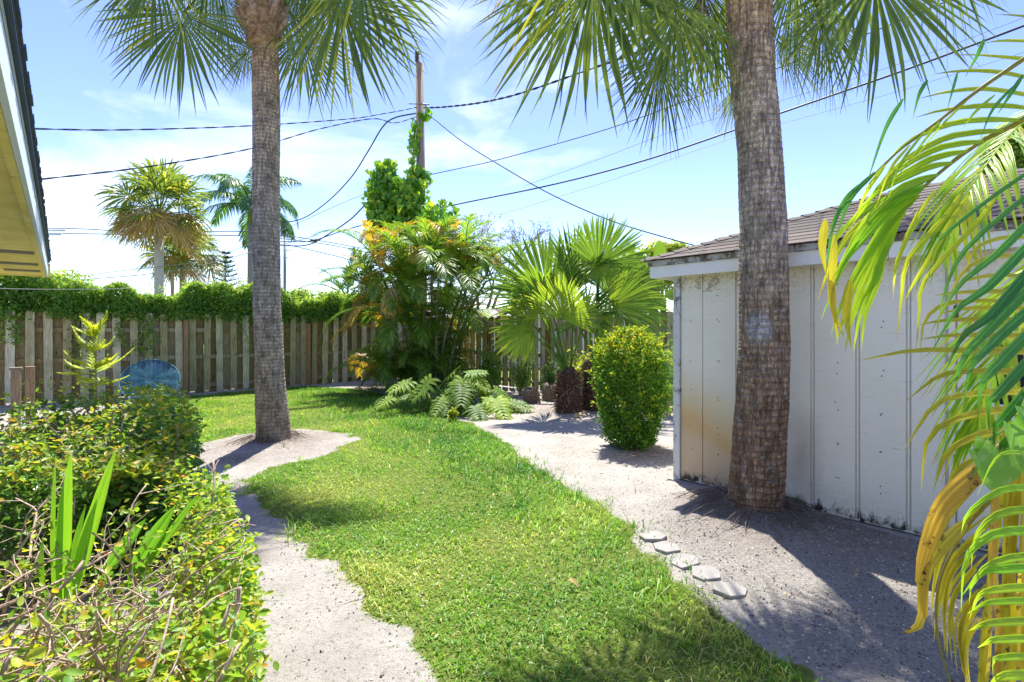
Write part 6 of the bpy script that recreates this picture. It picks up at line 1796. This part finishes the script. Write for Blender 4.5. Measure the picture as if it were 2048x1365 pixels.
# frond two: seen edge on, crossing in front, shaded drooping leaflets coloured darker
r2, S = rachis([(2300, -40, 1.15), (2160, 40, 1.15), (2048, 118, 1.2), (1960, 178, 1.25), (1880, 240, 1.3), (1800, 300, 1.35), (1735, 362, 1.4)], .007, .002)
for (x0, y0, xm, ym, x2, y2, w, d_) in ((1968, 78, 1955, 110, 1930, 155, 12, 1), (1855, 160, 1838, 190, 1825, 240, 11, 1), (1806, 198, 1770, 260, 1732, 372, 13, 1), (2046, 150, 2020, 190, 1996, 228, 12, 1), (2030, 170, 1985, 220, 1960, 280, 9, 1), (1990, 190, 1950, 225, 1920, 265, 9, 0), (1915, 145, 1905, 180, 1893, 225, 9, 1), (1770, 330, 1735, 380, 1712, 430, 14, 0), (1750, 345, 1700, 400, 1664, 500, 15, 1), (1735, 360, 1690, 400, 1652, 470, 14, 1), (1720, 370, 1670, 440, 1650, 560, 14, 1), (1890, 232, 1850, 280, 1790, 360, 8, 0), (1850, 262, 1800, 330, 1775, 400, 8, 0), (1940, 195, 1880, 255, 1820, 330, 7, 0), (1820, 290, 1780, 340, 1750, 420, 9, 0)):
    leaflet(r2, [(x0, y0, 1.3), (xm, ym, 1.29), (x2, y2, 1.3)], w * .8, 'fg_d' if d_ else 'fg_g', ur(.3, 1), fold=.2)
# frond three: broad blue green leaflets sweeping down to the left
r3, S = rachis([(2350, 260, 1.3), (2200, 380, 1.22), (2130, 520, 1.18), (2110, 680, 1.18), (2115, 860, 1.2)], .01, .004, 'petiole')
for i, (y0, xm, ym, x2, y2, w, v) in enumerate(((380, 1930, 500, 1868, 690, 15, .6), (432, 1990, 512, 1862, 655, 24, .55), (470, 1975, 575, 1866, 690, 28, .2), (515, 1980, 632, 1890, 735, 30, .1), (560, 1968, 668, 1898, 800, 31, .4), (610, 1970, 700, 1925, 808, 30, .25), (650, 1985, 740, 1955, 830, 31, .35), (700, 1995, 790, 1978, 850, 30, .4), (750, 2005, 840, 1990, 900, 30, .3), (800, 2015, 880, 2000, 940, 28, .5), (850, 2025, 920, 2010, 985, 26, .5), (345, 1900, 460, 1855, 560, 12, .8))):
    w *= .8; leaflet(r3, [(2140, y0 - 50, 1.2), ((2140 + xm) / 2, (y0 - 50 + ym) / 2 - 8, 1.18), (xm, ym, 1.16), ((xm + x2) / 2 - 10, (ym + y2) / 2 - 10, 1.17), (x2, y2 + 10, 1.19)], w, 'fg_d', v)
for (x0, y0, xm, ym, x2, y2, w) in ((1886, 440, 1815, 520, 1795, 680, 13), (1900, 445, 1850, 530, 1806, 610, 12), (1960, 440, 1850, 560, 1832, 700, 11), (1830, 440, 1795, 520, 1786, 600, 12)):
    leaflet(r3, [(x0 + 40, y0 - 60, 1.3), (x0, y0, 1.3), (xm, ym, 1.29), ((xm + x2) / 2 - 3, (ym + y2) / 2, 1.29), (x2, y2, 1.3)], w, 'fg_g', .8)
# frond four: olive yellow leaflets straight to the left, tips curling down
r4, S = rachis([(2330, 420, 1.6), (2200, 560, 1.52), (2150, 720, 1.48), (2140, 900, 1.46), (2160, 1050, 1.46)], .01, .004)
for (y0, xm, ym, x1, y1, x2, y2, w, v) in ((480, 2000, 478, 1950, 500, 1925, 560, 12, .5), (520, 1990, 515, 1930, 540, 1895, 600, 13, .5), (590, 1960, 585, 1900, 588, 1870, 592, 14, .3), (625, 1960, 618, 1920, 620, 1880, 628, 15, .2), (648, 1950, 641, 1890, 642, 1838, 650, 16, .4), (680, 1960, 672, 1900, 672, 1836, 680, 16, .4), (708, 1960, 704, 1830, 702, 1718, 722, 20, .7), (752, 1960, 744, 1880, 752, 1815, 800, 17, .3), (785, 1960, 788, 1870, 810, 1806, 905, 17, .25), (825, 1960, 826, 1860, 870, 1842, 980, 18, .3), (862, 1970, 868, 1895, 905, 1866, 985, 18, .25), (895, 1990, 902, 1915, 940, 1888, 990, 18, .2), (560, 1990, 552, 1940, 560, 1900, 575, 12, .6), (610, 1910, 605, 1850, 640, 1840, 720, 11, .3)):
    leaflet(r4, [(2150, y0 - 5, 1.49), (2050, (y0 + ym) / 2 - 2, 1.48), (xm, ym, 1.47), (x1, y1, 1.47), (x2, y2, 1.48)], w * 1.25, 'fg_y', v, nrm=V3(.1, -1, .9))
# frond five: near bright leaflets at the lower right corner
r5, S = rachis([(2300, 900, 1.0), (2190, 1000, .98), (2140, 1150, .97), (2130, 1300, .97), (2140, 1450, .98)], .008, .003, 'petiole')
for (y0, xm, ym, x1, y1, x2, y2, w) in ((930, 2020, 905, 1985, 925, 1955, 990, 15), (978, 2000, 982, 1935, 1028, 1922, 1070, 16), (1014, 1995, 1030, 1950, 1075, 1942, 1140, 18), (1058, 1985, 1070, 1930, 1120, 1922, 1225, 22), (1105, 1990, 1125, 1945, 1165, 1938, 1210, 22), (1138, 2000, 1140, 1960, 1148, 1925, 1190, 21), (1175, 1990, 1180, 1955, 1195, 1938, 1240, 21), (1208, 1995, 1204, 1965, 1210, 1935, 1228, 20), (1244, 1990, 1246, 1960, 1252, 1938, 1262, 21), (1282, 1995, 1280, 1975, 1285, 1955, 1296, 21), (1318, 2000, 1316, 1985, 1328, 1986, 1356, 21), (1356, 2010, 1352, 1985, 1366, 1970, 1380, 22)):
    w *= ur(.55, .95); leaflet(r5, [(2140, y0 + J(8), .97), (2070, (y0 + ym) / 2 - 3, .96), (xm, ym, .95), (x1, y1, .955), (x2, y2, .97)], w * 1.25, 'fg_g', ur(.0, .5), nrm=V3(.1, -1, .8))
# frond six: dead orange sheath and yellow hanging blades
r6, S = rachis([(2260, 760, 1.35), (2150, 830, 1.32), (2060, 870, 1.3), (1990, 900, 1.3), (1930, 960, 1.3)], .016, .008, 'petiole_y')
sh = ([0, .12, .35, .6, .85, 1], [.5, 1, 1, .75, .5, .1])
for (pts, w, v) in (([(1975, 930, 1.3), (1925, 968, 1.29), (1880, 1015, 1.28), (1850, 1090, 1.28), (1832, 1165, 1.29)], 44, .9), ([(1960, 950, 1.31), (1905, 1000, 1.3), (1868, 1060, 1.3), (1845, 1130, 1.3), (1842, 1240, 1.31), (1805, 1268, 1.31)], 36, .75),
                    ([(1930, 1045, 1.31), (1895, 1080, 1.3), (1862, 1120, 1.3), (1846, 1180, 1.3), (1848, 1235, 1.31)], 30, .55)):
    leaflet(r6, pts, w, 'fg_o', v, nrm=V3(-.3, -1, .3), n=14, fold=.3, shape=sh)
for (x0, x2, w, v) in ((1996, 1962, 20, .2), (2016, 1998, 24, .5), (2030, 2026, 20, .1), (2050, 2040, 26, .7), (1990, 1988, 14, .9), (2066, 2062, 24, .3), (2008, 2010, 14, .0), (2040, 2052, 16, .4), (1984, 1972, 12, .6)):
    leaflet(r6, [(x0 + 14, 880 + J(40), 1.32 + J(.04)), (x0 + 6, 950, 1.31), (x0 - 2 + J(10), 1100, 1.3 + J(.04)), (x2 + J(8), 1280, 1.3 + J(.05)), (x2 - 4, 1400 + J(60), 1.3)], w * 1.1, 'fg_o', v, nrm=V3(ur(-.3, .3), -1, .1), fold=.3, shape=([0, .1, .6, 1], [.5, 1, 1, .8]))
# frond seven: thin olive leaflets hanging in arcs over the sand
r7, S = rachis([(2060, 960, 1.42), (1985, 1000, 1.4), (1930, 1060, 1.4), (1880, 1160, 1.4), (1875, 1270, 1.4), (1905, 1380, 1.4)], .006, .002)
for i in range(22):
    f = i / 21; x0 = 1958 - 12 * f + J(14); y0 = 1010 + 230 * f + J(12)
    x2 = 1856 + 95 * f + J(12); y2 = 1235 + 170 * f + J(25); bul = 34 * (1 - .6 * f)
    leaflet(r7, [(x0 + 12, y0 - 6, 1.4), ((x0 * 2 + x2) / 3 - bul, y0 + (y2 - y0) * .30, 1.4), ((x0 + x2 * 2) / 3 - bul * .8, y0 + (y2 - y0) * .66, 1.4), (x2, y2, 1.41)], 8 + J(2.5), 'fg_y', ur(0, .6), fold=.2)
# finer, shaded fronds behind, filling the right edge
for (pts, L_, W_, mt) in (([(2260, 430, 1.9), (2140, 500, 1.85), (2040, 610, 1.8), (1975, 760, 1.8), (1950, 880, 1.8)], .32, .009, 'fg_g'),
                          ([(2250, 150, 2.1), (2140, 180, 2.0), (2030, 260, 1.95), (1940, 380, 1.9), (1890, 500, 1.9)], .33, .008, 'fg_g')):
    S = spline(px3(pts), 16); mb = MB(); pinnate(mb, S, 40, L_, W_, 58, 26, .1, .5, (0, .9), rr=(.006, .002)); mb.build('frond', M[mt], fg)
# fronds overhead outside the frame, so that the sand below is shaded
for (az, el, arch, L_) in ((1.2, 66, 50, 1.5), (-1.5, 60, 60, 1.7), (.2, 60, 70, 1.6)):
    rach = frond_path(L_, R(el), R(arch)); rach = np.stack([rach[:, 0] * math.cos(az), rach[:, 0] * math.sin(az), rach[:, 2]], 1) + FB + V3(.35, .1, 2.15)
    mb = MB(); pinnate(mb, rach, 34, .42, .015, 60, 30, .3, .3, (0, .6), rr=(.012, .003)); mb.build('frond', M['areca_g'], fg)
# variegated climber on the canes
po = thing('variegated_climber', FB + V3(-.1, -.1, 0), 'variegated heart leaved climber beside the orange frond at the right edge', 'climbing plant')
def big_heart(pts_c, ang, L, nrm, var):
    c = at(*pts_c); d = V3(math.cos(ang), 0, math.sin(ang)); mid, n_, side = frame(d, nrm)
    mb = MB(); rows = 9; cols = 7
    v = []; a = []
    for i in range(rows):
        t = i / (rows - 1); y = -.12 + 1.12 * t
        hw = .5 * math.sin(math.pi * min(1, .18 + .82 * t)) ** .75 * (1 - .1 * t)
        for j in range(cols):
            u = j / (cols - 1) * 2 - 1; x = u * hw; yy = y - .16 * (1 - t) ** 3 * abs(u) + .1 * (1 - t) ** 4 * (1 - abs(u))
            v.append(c + side * x * L + mid * yy * L + n_ * L * (.16 * abs(u) * hw * 2 - .12 * t * t)); a.append((var, u, t))
    idx = np.arange(rows * cols).reshape(rows, cols)
    q_ = np.stack([idx[:-1, :-1], idx[:-1, 1:], idx[1:, 1:], idx[1:, :-1]], -1).reshape(-1, 4)
    mb.add(v, quads=q_, attr=a); petiole(mb, at(pts_c[0] + 60, pts_c[1] - 40, pts_c[2] + .05), c, .003, .002, 0)
    mb.build('leaf', M['pothos'], po)
for (x, y, Z, ang, L, v) in ((1948, 900, 1.16, -.9, .075, .3), (1998, 905, 1.15, -1.75, .085, .6), (2022, 850, 1.14, -1.2, .075, .2), (2042, 815, 1.15, -1.0, .07, .4)):
    big_heart((x, y, Z), ang, L, V3(ur(-.4, .1), -1, .6), v)
mb = MB(); mb.tube(spline(px3([(2200, 1500, 1.2), (2130, 1200, 1.2), (2090, 1000, 1.18), (2060, 860, 1.17), (2050, 780, 1.17)]), 20), .005, 6); mb.build('vine_stem', M['petiole'], po)
